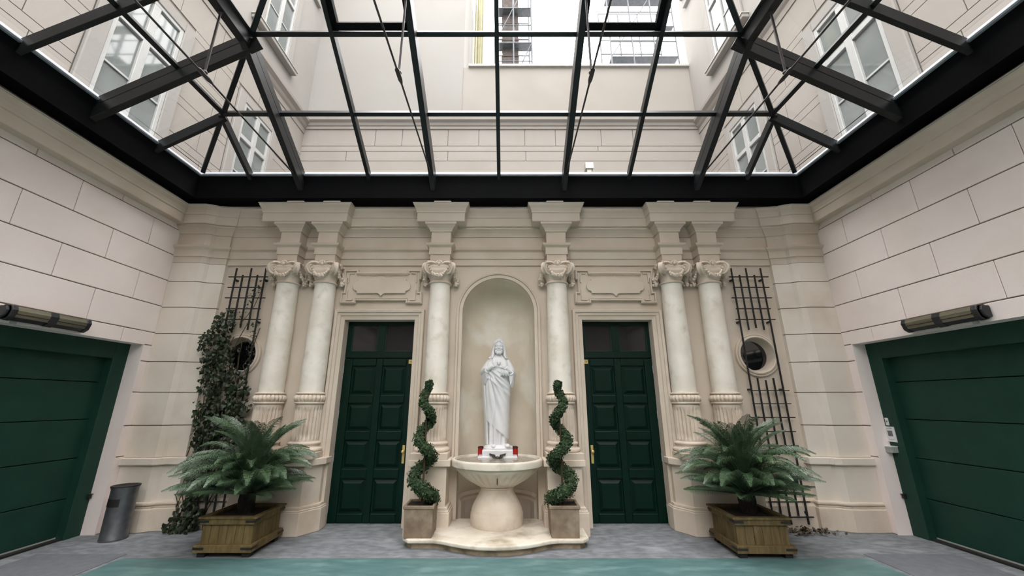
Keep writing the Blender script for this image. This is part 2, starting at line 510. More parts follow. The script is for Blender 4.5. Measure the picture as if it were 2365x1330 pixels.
fullc = [(-5.02, -9.6)] + pierpath(-1)[:-1] + [(-4.27, -0.18)] + midc + [(4.27, -0.165)] + pierpath(1)[1:] + [(5.02, -9.6)]
obj('cornice_band', MB().sweep(fullc, coP), 'plaster', wb)
obj('flashing', MB().sweep(fullc, flP), 'flash', wb)['label'] = 'thin zinc flashing on the cornice'
m = None
for s in (-1, 1):
    for c in CX:
        m = MB().box(s * c - 0.14, s * c + 0.14, -0.43, -0.16, 4.57, 4.665)
        obj('impost_block', m, 'plaster', wb, bevel=0.02, seg=3)
# door surrounds
for s in (-1, 1):
    x0, x1 = sorted((s * 1.262, s * 2.33))
    prof = [(0.0, 0.06), (0.0, WY - 0.012), (-0.055, WY - 0.022), (-0.062, WY - 0.04), (-0.10, WY - 0.046), (-0.108, WY - 0.064), (-0.142, WY - 0.068), (-0.15, WY - 0.055), (-0.15, 0.06)]
    m = MB().sweep([(x0 + 0.005, 0.0), (x0 + 0.005, 2.795), (x1 - 0.005, 2.795), (x1 - 0.005, 0.0)], prof, lambda u, v, w: (u, w, v))
    o = obj('door_surround', m, 'plaster', wb)

# ================================================================== SIDE WALLS
ZC = [2.385, 2.57, 2.97, 3.37, 3.78, 4.19, 4.29]
GY0, GY1, GZ = -0.44, -4.3, 2.385
def ashlar(parent, sx, y0, y1, z0, z1, mname='wall', proud=0.012):
    g = 0.006
    xa, xb = sorted((sx * 5.05, sx * (5.032 - proud)))
    obj('ashlar_block', MB().box(xa, xb, y0 + 0.0035, y1 - 0.0035, z0 + g, z1 - g), mname, parent, bevel=0.004, seg=1)
for s, nm in ((-1, 'wall_left'), (1, 'wall_right')):
    w = structure(nm, 'pinkish beige plastered side wall scored into large blocks, on the %s' % ('left' if s < 0 else 'right'))
    a, b = sorted((s * 5.03, s * 5.4))
    obj('wall_core', MB().box(a, b, -9.8, -0.15, GZ + 0.004, 4.75), 'joint', w)
    obj('wall_core', MB().box(a, b, GY0 + 0.004, -0.15, 0, GZ + 0.004), 'joint', w)
    obj('wall_core', MB().box(a, b, -9.8, GY1, 0, GZ + 0.004), 'wall', w)
    # smooth reveal of the gate opening
    a2, b2 = sorted((s * 5.018, s * 5.4))
    obj('gate_reveal', MB().box(a2, b2, GY0 - 0.004, GY0 + 0.012, 0, GZ), 'wall', w)
    obj('gate_reveal', MB().box(a2, b2, GY1, GY0 + 0.012, GZ - 0.004, GZ + 0.014), 'wall', w)
    for i in range(len(ZC) - 1):
        offs = -0.78 if i % 2 == 0 else -1.285
        ys = [-0.15]
        y = offs
        while y > -6.5:
            ys.append(y)
            y -= 1.005
        ys.append(-9.8)
        if i in (0,):
            ys = [-0.15, -0.79, -9.8]
        for j in range(len(ys) - 1):
            z0 = ZC[i] if i else GZ
            ashlar(w, s, ys[j + 1], ys[j], z0, ZC[i + 1])
    zs = [0.0, 0.9, 1.29, 1.73, 2.155, 2.385]
    for j in range(len(zs) - 1):
        ashlar(w, s, GY0, -0.15, zs[j], zs[j + 1])

# unseen wall behind the camera; closed gate added to cut frontal light
wf = structure('wall_front', 'beige plastered wall behind the viewer, with an added green gate closing off light')
for x0, x1, z0, z1 in ((-5.4, -1.9, 0, 4.75), (1.9, 5.4, 0, 4.75), (-1.9, 1.9, 3.4, 4.75)):
    obj('wall_panel', MB().box(x0, x1, -10.1, -9.8, z0, z1), 'wall', wf)
for sx in (-1, 1):
    a, b = sorted((sx * 0.01, sx * 1.9))
    lf_ = obj('added_gate_leaf', MB().box(a, b, -9.98, -9.93, 0.01, 3.4), 'gate', wf)
    for k in range(3):
        obj('added_gate_panel', MB().box(a + 0.15, b - 0.15, -9.935, -9.915, 0.2 + k * 1.05, 1.1 + k * 1.05), 'gate', lf_, bevel=0.01)

# ================================================================== CORNER PIERS
for s in (-1, 1):
    side = 'left' if s < 0 else 'right'
    pr = empty('corner_pilaster', (s * 4.65, -0.2, 0))
    tag(pr, 'pale banded corner pilaster beside the %s garage gate' % side, 'pilaster', 'corner pilasters')
    def plan(grow=0.0):
        p = [(4.27 - grow, -0.10), (4.27 - grow, -0.21 - grow), (4.44 - grow * .8, -0.238 - grow), (4.50 - grow * .7, -0.248 - grow), (4.53 - grow * .7, -0.285 - grow), (4.60 - grow * .5, -0.315 - grow), (5.018, -0.315 - grow), (5.018, -0.10)]
        q = [(s * x - s * 4.65, y + 0.2) for x, y in p]
        return q if s > 0 else q[::-1]
    zs = [0.88, 1.29, 1.73, 2.155, 2.56, 2.955, 3.355, 3.66]
    obj('pilaster_core', MB().prism(plan(-0.012), 0.05, 4.3), 'joint', pr)
    for j in range(len(zs) - 1):
        obj('ashlar_block', MB().prism(plan(0), zs[j] + 0.006, zs[j + 1] - 0.006), 'pier', pr)
    obj('pedestal_body', MB().prism(plan(0.012), 0.3, 0.80), 'pier', pr)
    obj('pedestal_cap', MB().prism(plan(0.06), 0.79, 0.882), 'pier', pr, bevel=0.012)
    m = MB().prism(plan(0.055), 0.0, 0.27)
    m.prism(plan(0.035), 0.268, 0.30)
    obj('pedestal_foot', m, 'plaster_low', pr, bevel=0.01)
    obj('pedestal_bead', MB().prism(plan(0.05), 0.30, 0.345), 'plaster_low', pr, bevel=0.018, seg=3)

# ================================================================== COLUMNS
def build_column():
    c = empty('column')
    m = MB().lathe([(0.165, 1.71), (0.166, 1.9), (0.165, 2.2), (0.160, 2.7), (0.153, 3.2), (0.150, 3.30), (0.156, 3.315)], 40)
    obj('shaft', m, 'shaft', c, smooth=60)
    # egg band
    def eggs(a, z):
        return 1.0 + 0.13 * (abs(math.cos(a * 11)) ** 0.5) - 0.10
    m = MB()
    m.lathe([(0.15, 1.70), (0.186, 1.70), (0.193, 1.708), (0.193, 1.718), (0.186, 1.727), (0.165, 1.73)], 40)
    obj('collar', m, 'carve', c, smooth=50)
    prof = [(0.16, 1.598)] + [(0.178 + 0.03 * math.sin(PI * t / 8) ** 0.7, 1.60 + 0.095 * t / 8) for t in range(9)] + [(0.16, 1.698)]
    obj('egg_band', MB().lathe(prof, 132, mod=eggs), 'carve', c, smooth=80)
    m = MB().lathe([(0.15, 1.572), (0.19, 1.572), (0.197, 1.58), (0.197, 1.59), (0.188, 1.6), (0.16, 1.602)], 40)
    obj('collar', m, 'carve', c, smooth=50)
    # fluted drum
    def fl(a, z):
        k = max(0.0, min(1.0, (z - 1.115) / 0.03, (1.52 - z) / 0.03))
        return 1.0 - 0.15 * k * (0.5 - 0.5 * math.cos(a * 24)) ** 0.6
    prof = [(0.15, 1.09), (0.176, 1.09)] + [(0.178, 1.10 + 0.435 * t / 16) for t in range(17)] + [(0.176, 1.55), (0.172, 1.575), (0.15, 1.576)]
    obj('fluted_drum', MB().lathe(prof, 192, mod=fl), 'carve', c, smooth=60)
    # base
    prof = [(0.15, 0.955), (0.225, 0.955), (0.237, 0.968), (0.240, 0.982), (0.235, 0.998), (0.222, 1.008), (0.205, 1.012), (0.196, 1.022), (0.195, 1.034), (0.203, 1.044), (0.210, 1.05), (0.214, 1.062), (0.21, 1.074), (0.2, 1.08), (0.186, 1.083), (0.18, 1.092), (0.15, 1.094)]
    b = obj('base', MB().lathe(prof, 40), 'carve', c, smooth=50)
    obj('plinth', MB().box(-0.245, 0.245, -0.245, 0.1, 0.875, 0.956), 'plaster', b, bevel=0.008)
    # capital
    def sq(a, z):
        k = max(0.0, (z - 3.36) / 0.14)
        return 1 + 0.22 * min(1, k) * (0.5 - 0.5 * math.cos(4 * a + 0)) if False else 1 + 0.20 * min(1, k) * (0.5 - 0.5 * math.cos(4 * a))
    prof = [(0.14, 3.31), (0.172, 3.315), (0.178, 3.325), (0.172, 3.337), (0.155, 3.342), (0.155, 3.37), (0.163, 3.41), (0.18, 3.45), (0.2, 3.485), (0.205, 3.51), (0.19, 3.53), (0.195, 3.545), (0.2, 3.56), (0.19, 3.58), (0.15, 3.59), (0.13, 3.62)]
    cap = obj('capital', MB().lathe(prof, 48, mod=sq), 'carve', c, smooth=60)
    pts = []
    for q in range(4):
        a0 = PI / 4 + q * PI / 2
        ca, cb = Vector((math.cos(a0), math.sin(a0))), Vector((math.cos(a0 + PI / 2), math.sin(a0 + PI / 2)))
        A, B = ca * 0.265, cb * 0.265
        for t in range(8):
            u = t / 8
            p = A.lerp(B, u)
            inw = -(A + B).normalized() * 0.045 * math.sin(PI * u)
            pts.append(tuple(p + inw))
    obj('abacus', MB().prism(pts, 3.615, 3.655), 'carve', cap, bevel=0.01)
    def volute():
        m = MB()
        R0, hwid = 0.1, 0.036
        # drum of the scroll (axis = local y)
        prof = [(0.0, -hwid * 0.7), (R0 * 0.72, -hwid * 0.75), (R0 * 0.9, -hwid), (R0, -hwid * 0.95), (R0 * 0.93, -hwid * 0.4), (R0 * 0.93, hwid * 0.4), (R0, hwid * 0.95), (R0 * 0.9, hwid), (R0 * 0.72, hwid * 0.75), (0.0, hwid * 0.7)]
        m.lathe(prof, 28, mp=lambda x, y, z: (x, z, y))
        for sd in (-1, 1):
            sp = []
            rr = []
            for i in range(44):
                t = i / 43
                a = -PI / 2 + t * 2 * PI * 2.2
                r = 0.088 * (1 - t) ** 0.9 + 0.012
                sp.append((r * math.cos(a), sd * (hwid * 0.75 + 0.006 * t), r * math.sin(a)))
                rr.append(0.011 * (1 - 0.45 * t))
            m.tube(sp, rr, 6)
            m.sphere((0, sd * (hwid * 0.8 + 0.006), 0), 0.017, 10, 6)
        return m.mesh('volute', 60)
    vm = volute()
    for q in range(4):
        a = -PI / 4 + q * PI / 2
        link('volute', vm, 'carve', cap, (0.225 * math.cos(a), 0.225 * math.sin(a), 3.538), (0, 0, a))
    # arms that run from under the abacus flower into the scrolls
    for q in range(4):
        a = -PI / 2 + q * PI / 2
        m = MB()
        for sd in (-1, 1):
            e = a + sd * PI / 4
            pp = []
            for t in range(7):
                u = t / 6
                aa = a + sd * (0.1 + (PI / 4 - 0.14) * u)
                r = 0.185 + 0.075 * u
                pp.append((r * math.cos(aa), r * math.sin(aa), 3.575 + 0.045 * math.sin(u * PI * 0.75)))
            m.tube(pp, [0.014 + 0.006 * u / 6 for u in range(7)], 6)
        obj('scroll_arm', m, 'carve', cap, smooth=60)
    # garland
    def garland():
        m = MB()
        rnd = random.Random(3)
        N = 13
        for i in range(N):
            u = i / (N - 1) * 2 - 1
            x = u * 0.135
            z = 3.525 - 0.13 * (1 - u * u)
            y = -0.222 - 0.02 * (1 - u * u)
            r = 0.013 + 0.016 * (1 - abs(u)) ** 0.6
            m.sphere((x, y + 0.012, z), r, 8, 5)
            if abs(u) < 0.7:
                for k in range(2):
                    m.sphere((x + rnd.uniform(-.015, .015), y + rnd.uniform(-.006, .016), z + rnd.uniform(-.028, .02)), r * 0.75, 7, 5)
        return m.mesh('garland', 80)
    gm = garland()
    for q in range(4):
        link('garland', gm, 'carve', cap, rot=(0, 0, q * PI / 2))
    fm = MB()
    fm.sphere((0, -0.205, 3.595), 0.026, 10, 6, (0.9, 0.9, 1.2))
    for k in range(5):
        a = PI * k / 4
        fm.sphere((0.036 * math.cos(a), -0.2, 3.612 + 0.02 * math.sin(a)), 0.021, 8, 5)
    fmm = fm.mesh('flower', 80)
    for q in range(4):
        link('flower', fmm, 'carve', cap, rot=(0, 0, q * PI / 2))
    # hanging fruit drops at the sides near the wall
    for sd in (-1, 1):
        m = MB()
        rnd = random.Random(5)
        m.tube([(sd * 0.235, 0.02, 3.52), (sd * 0.25, 0.03, 3.42), (sd * 0.24, 0.03, 3.36)], [0.012, 0.02, 0.024], 6)
        for k in range(12):
            m.sphere((sd * 0.235 + rnd.uniform(-.03, .03), 0.02 + rnd.uniform(-.03, .03), 3.36 + rnd.uniform(-.05, .05)), 0.024, 7, 5)
        obj('fruit_drop', m, 'carve', cap, smooth=80)
    return c
col0 = build_column()
CL = {(-1, 2): 'marble column nearest the ivy, outer one of the left pair', (-1, 1): 'marble column of the left pair, beside the left green door',
      (-1, 0): 'single marble column between the left green door and the niche', (1, 0): 'single marble column between the niche and the right green door',
      (1, 1): 'marble column of the right pair, beside the right green door', (1, 2): 'marble column of the right pair, nearest the right trellis'}
for i, ((s, k), lab) in enumerate(CL.items()):
    c = col0 if i == 0 else copy_tree(col0)
    c.location = (s * CX[k], CYL, 0)
    tag(c, lab, 'column', 'half-detached facade columns')

# ================================================================== PEDESTALS
def pedestal(poly_fn, label):
    p = empty('pedestal', (0, 0, 0))
    tag(p, label, 'pedestal', 'column pedestals')
    obj('dado', MB().prism(poly_fn(0), 0.29, 0.80), 'plaster_low', p)
    obj('cap', MB().prism(poly_fn(0.05), 0.795, 0.877), 'plaster_low', p, bevel=0.008)
    obj('foot', MB().prism(poly_fn(0.06), 0.0, 0.27), 'plaster_low', p, bevel=0.008)
    m = MB().prism(poly_fn(0.05), 0.268, 0.29)
    m.prism(poly_fn(0.032), 0.288, 0.325)
    obj('bead', m, 'plaster_low', p, bevel=0.012, seg=3)
    return p
for s in (-1, 1):
    side = 'left' if s < 0 else 'right'
    f = lambda g, s=s: [(s * (0.655 - g), -0.1), (s * (0.655 - g), -0.46 - g), (s * (1.10 + g), -0.46 - g), (s * (1.10 + g), -0.1)][::s]
    pedestal(f, 'square plaster pedestal behind the %s spiral topiary' % side)
    f = lambda g, s=s: [(s * (2.36 - g), -0.1), (s * (2.36 - g), -0.24 - g * .5), (s * (2.50 - g * .6), -0.46 - g), (s * (3.42 + g), -0.46 - g), (s * (3.42 + g), -0.1)][::s]
    pedestal(f, 'wide plaster pedestal behind the %s cycad, carrying two columns' % side)

# ================================================================== STUCCO PANELS
def eared(x0, x1, z0, z1, ex, ez, tx):
    """rectangle with square ears at the four corners; upper ears narrower"""
    return [(x0 - ex, z0), (x0 + tx, z0), (x0 + tx, z0 + ez), (x1 - tx, z0 + ez), (x1 - tx, z0), (x1 + ex, z0), (x1 + ex, z0 + 0.16), (x1, z0 + 0.16),
            (x1, z1 - 0.14), (x1 + ex * .6, z1 - 0.14), (x1 + ex * .6, z1), (x1 - tx, z1), (x1 - tx, z1 - ez), (x0 + tx, z1 - ez), (x0 + tx, z1), (x0 - ex * .6, z1), (x0 - ex * .6, z1 - 0.14), (x0, z1 - 0.14), (x0, z0 + 0.16), (x0 - ex, z0 + 0.16)]
fy = lambda u, v, w: (u, w, v)
for s in (-1, 1):
    side = 'left' if s < 0 else 'right'
    cx = s * 1.797
    p = empty('stucco_panel', (cx, WY, 3.31))
    tag(p, 'eared stucco cartouche panel above the %s green door' % side, 'panel', 'cartouche panels above the doors')
    out = eared(-0.58, 0.58, -0.27, 0.27, 0.05, 0.045, 0.17)
    obj('field', MB().prism(out, 0.01, -0.04, fy), 'plaster', p)
    inner = [(u * 0.965, v * 0.945) for u, v in out]
    rim = MB().sweep(inner + [inner[0]], [(0.014, -0.03), (0.014, -0.06), (0.004, -0.072), (-0.010, -0.072), (-0.016, -0.06), (-0.016, -0.03)], fy)
    obj('moulding', rim, 'plaster', p)
    # bracket strips in the corners
    for a in (-1, 1):
        for b in (-1, 1):
            m = MB()
            X, Z = a * 0.47, b * 0.175
            m.box(*sorted((a * 0.44, a * 0.53)), -0.064, -0.03, *sorted((b * 0.205, b * 0.222)))
            m.box(*sorted((a * 0.515, a * 0.53)), -0.064, -0.03, *sorted((b * 0.06, b * 0.205)))
            obj('corner_strip', m, 'plaster', p)
    obj('inner_line', MB().box(-0.40, 0.40, -0.062, -0.03, 0.178, 0.19), 'plaster', p)
    obj('inner_line', MB().box(-0.40, 0.40, -0.062, -0.03, -0.19, -0.178), 'plaster', p)
    lobe = []
    def add(x, z):
        lobe.append((x, z))
    add(-0.06, 0.115); add(-0.03, 0.128); add(0.0, 0.165); add(0.03, 0.128); add(0.06, 0.115); add(0.37, 0.115); add(0.37, 0.09)
    for t in range(9):
        a = PI / 2 - PI * t / 8
        add(0.385 + 0.06 * math.cos(a), 0.075 * math.sin(a))
    add(0.37, -0.09); add(0.37, -0.115); add(0.06, -0.115); add(0.03, -0.128); add(0.0, -0.165); add(-0.03, -0.128); add(-0.06, -0.115); add(-0.37, -0.115); add(-0.37, -0.09)
    for t in range(9):
        a = -PI / 2 - PI * t / 8
        add(-0.385 + 0.06 * math.cos(a), 0.075 * math.sin(a))
    add(-0.37, 0.09); add(-0.37, 0.115)
    obj('lobed_plaque', MB().prism(lobe, -0.03, -0.078, fy), 'plaster', p, bevel=0.005)

# ================================================================== GREEN DOORS
def green_door(s, idx):
    side = 'left' if s < 0 else 'right'
    d = structure('door_%d' % idx, 'dark green panelled door with glazed transom, %s of the niche' % side)
    d.location = (s * 1.796, 0, 0)
    W2 = 0.534
    m = MB()
    m.box(-W2, W2, 0.03, 0.07, 0.01, 2.235)
    lf = obj('leaf', m, 'door', d)
    # stiles and rails proud of the leaf ground
    pan = [(0.135, 0.57), (0.70, 1.075), (1.20, 1.58), (1.70, 2.12)]
    xs = [(-0.408, -0.05), (0.05, 0.408)]
    def rails(x0, x1, z0, z1):
        obj('rail', MB().box(x0, x1, 0.0, 0.04, z0, z1), 'door', lf, bevel=0.012, seg=2)
    rails(-W2, xs[0][0], 0.01, 2.23); rails(xs[0][1], xs[1][0], 0.01, 2.23); rails(xs[1][1], W2, 0.01, 2.23)
    zz = [0.01] + [v for p in pan for v in p] + [2.23]
    for k in range(0, len(zz), 2):
        for x0, x1 in xs:
            rails(x0, x1, zz[k], zz[k + 1])
    for z0, z1 in pan:
        for x0, x1 in xs:
            m = MB().frustum(x0 + 0.012, x1 - 0.012, 0.004, 0.035, z0 + 0.012, z1 - 0.012, 0.05)
            obj('raised_panel', m, 'door', lf)
    # transom
    tr = obj('transom_frame', MB().box(-W2, W2, 0.0, 0.05, 2.24, 2.34).box(-W2, W2, 0.0, 0.05, 2.735, 2.80).box(-W2, -W2 + 0.075, 0.0, 0.05, 2.34, 2.735).box(W2 - 0.05, W2, 0.0, 0.05, 2.34, 2.735).box(-0.06, 0.06, 0.0, 0.05, 2.34, 2.735), 'door', d, bevel=0.004, seg=1)
    for x0, x1 in ((-W2 + 0.075, -0.06), (0.06, W2 - 0.05)):
        g = obj('pane', MB().box(x0, x1, 0.025, 0.035, 2.34, 2.735), 'dark_glass', tr)
        f = MB()
        f.box(x0, x1, 0.012, 0.03, 2.34, 2.348).box(x0, x0 + 0.008, 0.012, 0.03, 2.348, 2.735).box(x1 - 0.008, x1, 0.012, 0.03, 2.348, 2.735)
        obj('glazing_bead', f, 'gate', tr)
    # brass handle on the niche side
    hx = -s * 0.455
    hd = obj('handle', MB().box(hx - 0.019, hx + 0.019, -0.008, 0.002, 0.765, 1.005), 'brass', d, bevel=0.006)
    m = MB().tube([(hx, 0, 0.925), (hx, -0.03, 0.925)], 0.011, 10)
    m.sphere((hx, -0.045, 0.925), 0.026, 12, 8, (1, .8, 1))
    obj('knob', m, 'brass', hd, smooth=60)
    m = MB().lathe([(0.009, 0), (0.009, 0.006)], 12, mp=lambda x, y, z: (x + hx, -0.008 - z, y + 0.85))
    obj('lock_cylinder', m, 'hinge', hd)
    # number plate
    px = -s * 0.472
    pl = obj('number_plate', MB().box(px - 0.03, px + 0.03, -0.007, 0.001, 2.152, 2.212), 'brass', d, bevel=0.003)
    pl['label'] = 'small square brass number plate'
    text('18', (px, -0.0085, 2.182), 0.034, 'dark_print', pl)
    for z in (0.2, 0.85, 1.42, 2.07):
        obj('hinge', MB().lathe([(0.009, z - 0.055), (0.009, z + 0.055)], 10, c=(s * 0.542 - s * 0.012, -0.008, 0)), 'hinge', d)
    obj('threshold', MB().box(-W2, W2, -0.02, 0.08, -0.02, 0.012), 'asphalt', d)
    obj('back_board', MB().box(-W2 - 0.05, W2 + 0.05, 0.09, 0.12, 0.0, 2.85), 'door', d)

def text(body, loc, size, m, parent, rot=(PI / 2, 0, 0)):
    cu = bpy.data.curves.new('lettering', 'FONT')
    cu.body = body
    cu.size = size
    cu.align_x = 'CENTER'
    cu.align_y = 'CENTER'
    cu.extrude = 0.0008
    o = bpy.data.objects.new('lettering', cu)
    COL.objects.link(o)
    dg = bpy.context.evaluated_depsgraph_get()
    me = bpy.data.meshes.new_from_object(o.evaluated_get(dg))
    bpy.data.objects.remove(o)
    me.name = 'lettering'
    me.materials.clear()
    r = link('lettering', me, m, parent, loc, rot)
    return r
green_door(-1, 1)
green_door(1, 2)

# ================================================================== GARAGE GATES
def gate(s, idx):
    side = 'left' if s < 0 else 'right'
    g = structure('door_%d' % idx, 'dark green sectional garage gate in the %s wall' % side)
    def bx(m, x0, x1, *r):
        a, b = sorted((s * x0, s * x1))
        return m.box(a, b, *r)
    m = MB()
    bx(m, 5.20, 5.42, GY0 - 0.20, GY0 + 0.0, 0.0, GZ)
    bx(m, 5.20, 5.42, GY1, GY1 + 0.20, 0.0, GZ)
    bx(m, 5.20, 5.42, GY1 + 0.20, GY0 - 0.20, GZ - 0.22, GZ)
    obj('frame', m, 'gate', g, bevel=0.004, seg=1)
    zs = [0.03, 0.455, 0.92, 1.385, 1.85, 2.26]
    for j in range(5):
        m = MB()
        bx(m, 5.30, 5.36, GY1 + 0.15, GY0 - 0.15, zs[j] + 0.004, zs[j + 1] - 0.004)
        obj('gate_section', m, 'gate', g, bevel=0.006)
    m = MB()
    bx(m, 5.335, 5.38, GY1 + 0.1, GY0 - 0.1, 0.02, 2.3)
    obj('gate_backing', m, 'black', g)
    m = MB()
    bx(m, 5.295, 5.36, GY1 + 0.2, GY0 - 0.2, 0.02, 0.034)
    obj('bottom_strip', m, 'grey_box', g)
    m = MB()
    bx(m, 5.22, 5.34, GY1 + 0.2, GY0 - 0.2, 0.0, 0.02)
    obj('bottom_seal', m, 'iron', g)
    m = MB()
    bx(m, 5.165, 5.20, GY0 - 0.05, GY0 - 0.02, 0.42, 0.47)
    bx(m, 5.150, 5.20, GY0 - 0.05, GY0 - 0.02, 0.468, 0.476)
    obj('sensor', m, 'iron', g)
gate(-1, 3)
gate(1, 4)
# fittings on the frame of the right gate
def right_fit(name, label, cat, x0, y0, y1, z0, z1, m):
    o = obj(name, MB().box(x0, 5.20, y0, y1, z0, z1), m, bevel=0.003)
    tag(o, label, cat)
    return o
st = right_fit('sticker_plate', 'small white sticker with a dark dot above the gate notice', 'sticker', 5.192, -0.51, -0.465, 1.30, 1.395, 'white_plastic')
obj('printed_dot', MB().lathe([(0.011, 0), (0.011, 0.001)], 12, mp=lambda x, y, z: (5.1918 - z, -0.488 + x, 1.35 + y)), 'grey_print', st)
nt_ = right_fit('gate_notice', 'white framed notice with a grey square on the right gate frame', 'sign', 5.185, -0.565, -0.44, 1.095, 1.285, 'white_plastic')
obj('printed_square', MB().box(5.1835, 5.186, -0.535, -0.47, 1.165, 1.235), 'grey_print', nt_)
obj('printed_line', MB().box(5.1835, 5.186, -0.54, -0.465, 1.262, 1.268), 'grey_print', nt_)
obj('printed_line', MB().box(5.1835, 5.186, -0.54, -0.465, 1.125, 1.129), 'grey_print', nt_)
gb = right_fit('control_box', 'small pale grey box under the white gate notice', 'box', 5.12, -0.54, -0.44, 0.965, 1.035, 'grey_box')
obj('lid', MB().box(5.115, 5.202, -0.545, -0.438, 1.034, 1.046), 'white_plastic', gb)

# ================================================================== PATIO HEATERS
def heater(s):
    side = 'left' if s < 0 else 'right'
    h = empty('patio_heater', (s * 5.02, -1.71, 2.43))
    tag(h, 'black infrared heater with two reflectors above the %s garage gate' % side, 'heater', 'wall heaters above the gates')
    def bx(x0, x1, *r):
        m = MB()
        a, b = sorted((-s * x0, -s * x1))
        return m.box(a, b, *r)
    prof = [(0.0, -0.02), (0.05, -0.035), (0.10, 0.0), (0.12, 0.075), (0.10, 0.125), (0.02, 0.13), (0.0, 0.12)]
    def pr(y0, y1, sc=1.0, m=None):
        m = m or MB()
        m.prism([(-s * u * sc, 0.05 + (v - 0.05) * sc) for u, v in prof][::-s], y0, y1, lambda u, v, w: (u, w, v))
        return m
    obj('back_shell', pr(-0.40, 0.40, 0.9), 'heater_black', h)
    obj('end_cap', pr(0.345, 0.40), 'heater_black', h, bevel=0.01)
    m = pr(-0.40, -0.345)
    pr(-0.43, -0.40, 0.8, m)
    obj('end_cap', m, 'heater_black', h, bevel=0.01)
    obj('centre_band', pr(-0.045, 0.04), 'heater_black', h, bevel=0.004)
    for y0, y1 in ((-0.345, -0.045), (0.04, 0.345)):
        pp = [(0.094, 0.006), (0.112, 0.075), (0.094, 0.118)]
        m = MB()
        vs = [(-s * (u + 0.004), y, v) for y in (y0, y1) for u, v in pp] + [(-s * (u - 0.012), y, v) for y in (y0, y1) for u, v in pp]
        m.add(vs, [(0, 1, 4, 3), (1, 2, 5, 4), (6, 9, 10, 7), (7, 10, 11, 8), (0, 3, 9, 6), (2, 8, 11, 5), (0, 6, 7, 1), (1, 7, 8, 2), (3, 4, 10, 9), (4, 5, 11, 10)])
        r = obj('reflector', m, 'heater_refl', h)
        obj('heating_tube', MB().tube([(-s * 0.112, y0, 0.04), (-s * 0.112, y1, 0.04)], 0.007, 8), 'spout', r)
    obj('bracket', bx(-0.005, 0.02, -0.3, -0.25, -0.05, 0.0), 'hinge', h)
heater(-1)
heater(1)

# ================================================================== ROUND WINDOWS
for s, idx in ((-1, 5), (1, 6)):
    side = 'left, half hidden by ivy' if s < 0 else 'right, behind the trellis'
    w = structure('window_%d' % (idx - 4), 'round porthole window on the %s' % side)
    w.location = (s * 3.82, WY, 2.265)
    mp = lambda x, y, z: (x, z, y)
    prof = [(0.32, 0.01), (0.32, -0.025), (0.313, -0.038), (0.296, -0.042), (0.288, -0.034), (0.282, -0.05), (0.262, -0.056), (0.252, -0.046), (0.248, -0.02), (0.215, 0.10), (0.215, 0.14), (0.33, 0.14)]
    m = MB()
    n = 48
    vs = [mp(r * math.cos(2 * PI * i / n), r * math.sin(2 * PI * i / n), z) for r, z in prof for i in range(n)]
    m.add(vs, [(j * n + i, j * n + (i + 1) % n, (j + 1) * n + (i + 1) % n, (j + 1) * n + i) for j in range(len(prof) - 1) for i in range(n)])
    obj('window_frame', m, 'plaster', w, smooth=35)
    obj('pane', MB().lathe([(0.218, 0.10), (0.218, 0.115)], 48, mp=mp), 'oculus_glass', w)

# ================================================================== WALL VENTS behind the trellises
for s in (-1, 1):
    v = obj('vent_grille', MB().box(s * 3.82 - 0.26, s * 3.82 + 0.26, WY - 0.02, WY + 0.02, 0.47, 0.60), 'vent', bevel=0.004)
    tag(v, 'dark low wall vent behind the %s trellis' % ('ivy-covered left' if s < 0 else 'bare right'), 'vent', 'low wall vents')
    for k in range(4):
        obj('slat', MB().box(s * 3.82 - 0.25, s * 3.82 + 0.25, WY - 0.028, WY - 0.018, 0.485 + k * 0.028, 0.497 + k * 0.028), 'vent', v)

# ================================================================== TRELLISES
def trellis(s):
    t = empty('trellis', (s * 3.85, WY - 0.07, 0))
    tag(t, 'black metal trellis carrying ivy on the left bay' if s < 0 else 'bare black metal trellis around the right porthole window', 'trellis', 'wall trellises')
    xs = [-0.228, -0.114, 0.0, 0.114, 0.228]
    tops = [3.60, 3.49, 3.60, 3.49, 3.60]
    r = 0.009
    for i, x in enumerate(xs):
        if i in (0, 4):
            obj('upright', MB().box(x - r, x + r, -r, r, 0.06, tops[i]), 'iron', t)
        else:
            obj('upright', MB().box(x - r, x + r, -r, r, 2.63 + (0.03 if i == 2 else 0), tops[i]), 'iron', t)
            obj('upright', MB().box(x - r, x + r, -r, r, 0.95 - (0.05 if i == 2 else 0), 1.93 - (0.03 if i == 2 else 0)), 'iron', t)
            obj('upright', MB().box(x - r, x + r, -r, r, 0.06 if i == 2 else 0.16, 0.62), 'iron', t)
    for z, e0, e1 in ((3.455, .285, .32), (3.285, .25, .30), (3.12, .30, .31), (2.95, .26, .26), (2.785, .29, .30), (1.755, .25, .30), (1.575, .25, .29), (1.39, .30, .31), (1.205, .25, .28), (1.02, .28, .28), (0.33, .26, .29), (0.15, .28, .30)):
        if s < 0:
            e0, e1 = e1, e0
        obj('rail', MB().box(-e0, e1, -r - 0.012, r - 0.012, z - 0.0065, z + 0.0065), 'iron', t)
    for z in (3.41, 2.75, 1.77, 0.2):
        for x in (-0.228, 0.228):
            obj('wall_clip', MB().box(x - 0.02 if s > 0 else x - 0.012, x + 0.012 if s > 0 else x + 0.02, -0.005, 0.08, z - 0.012, z + 0.012), 'iron', t)
trellis(-1)
trellis(1)

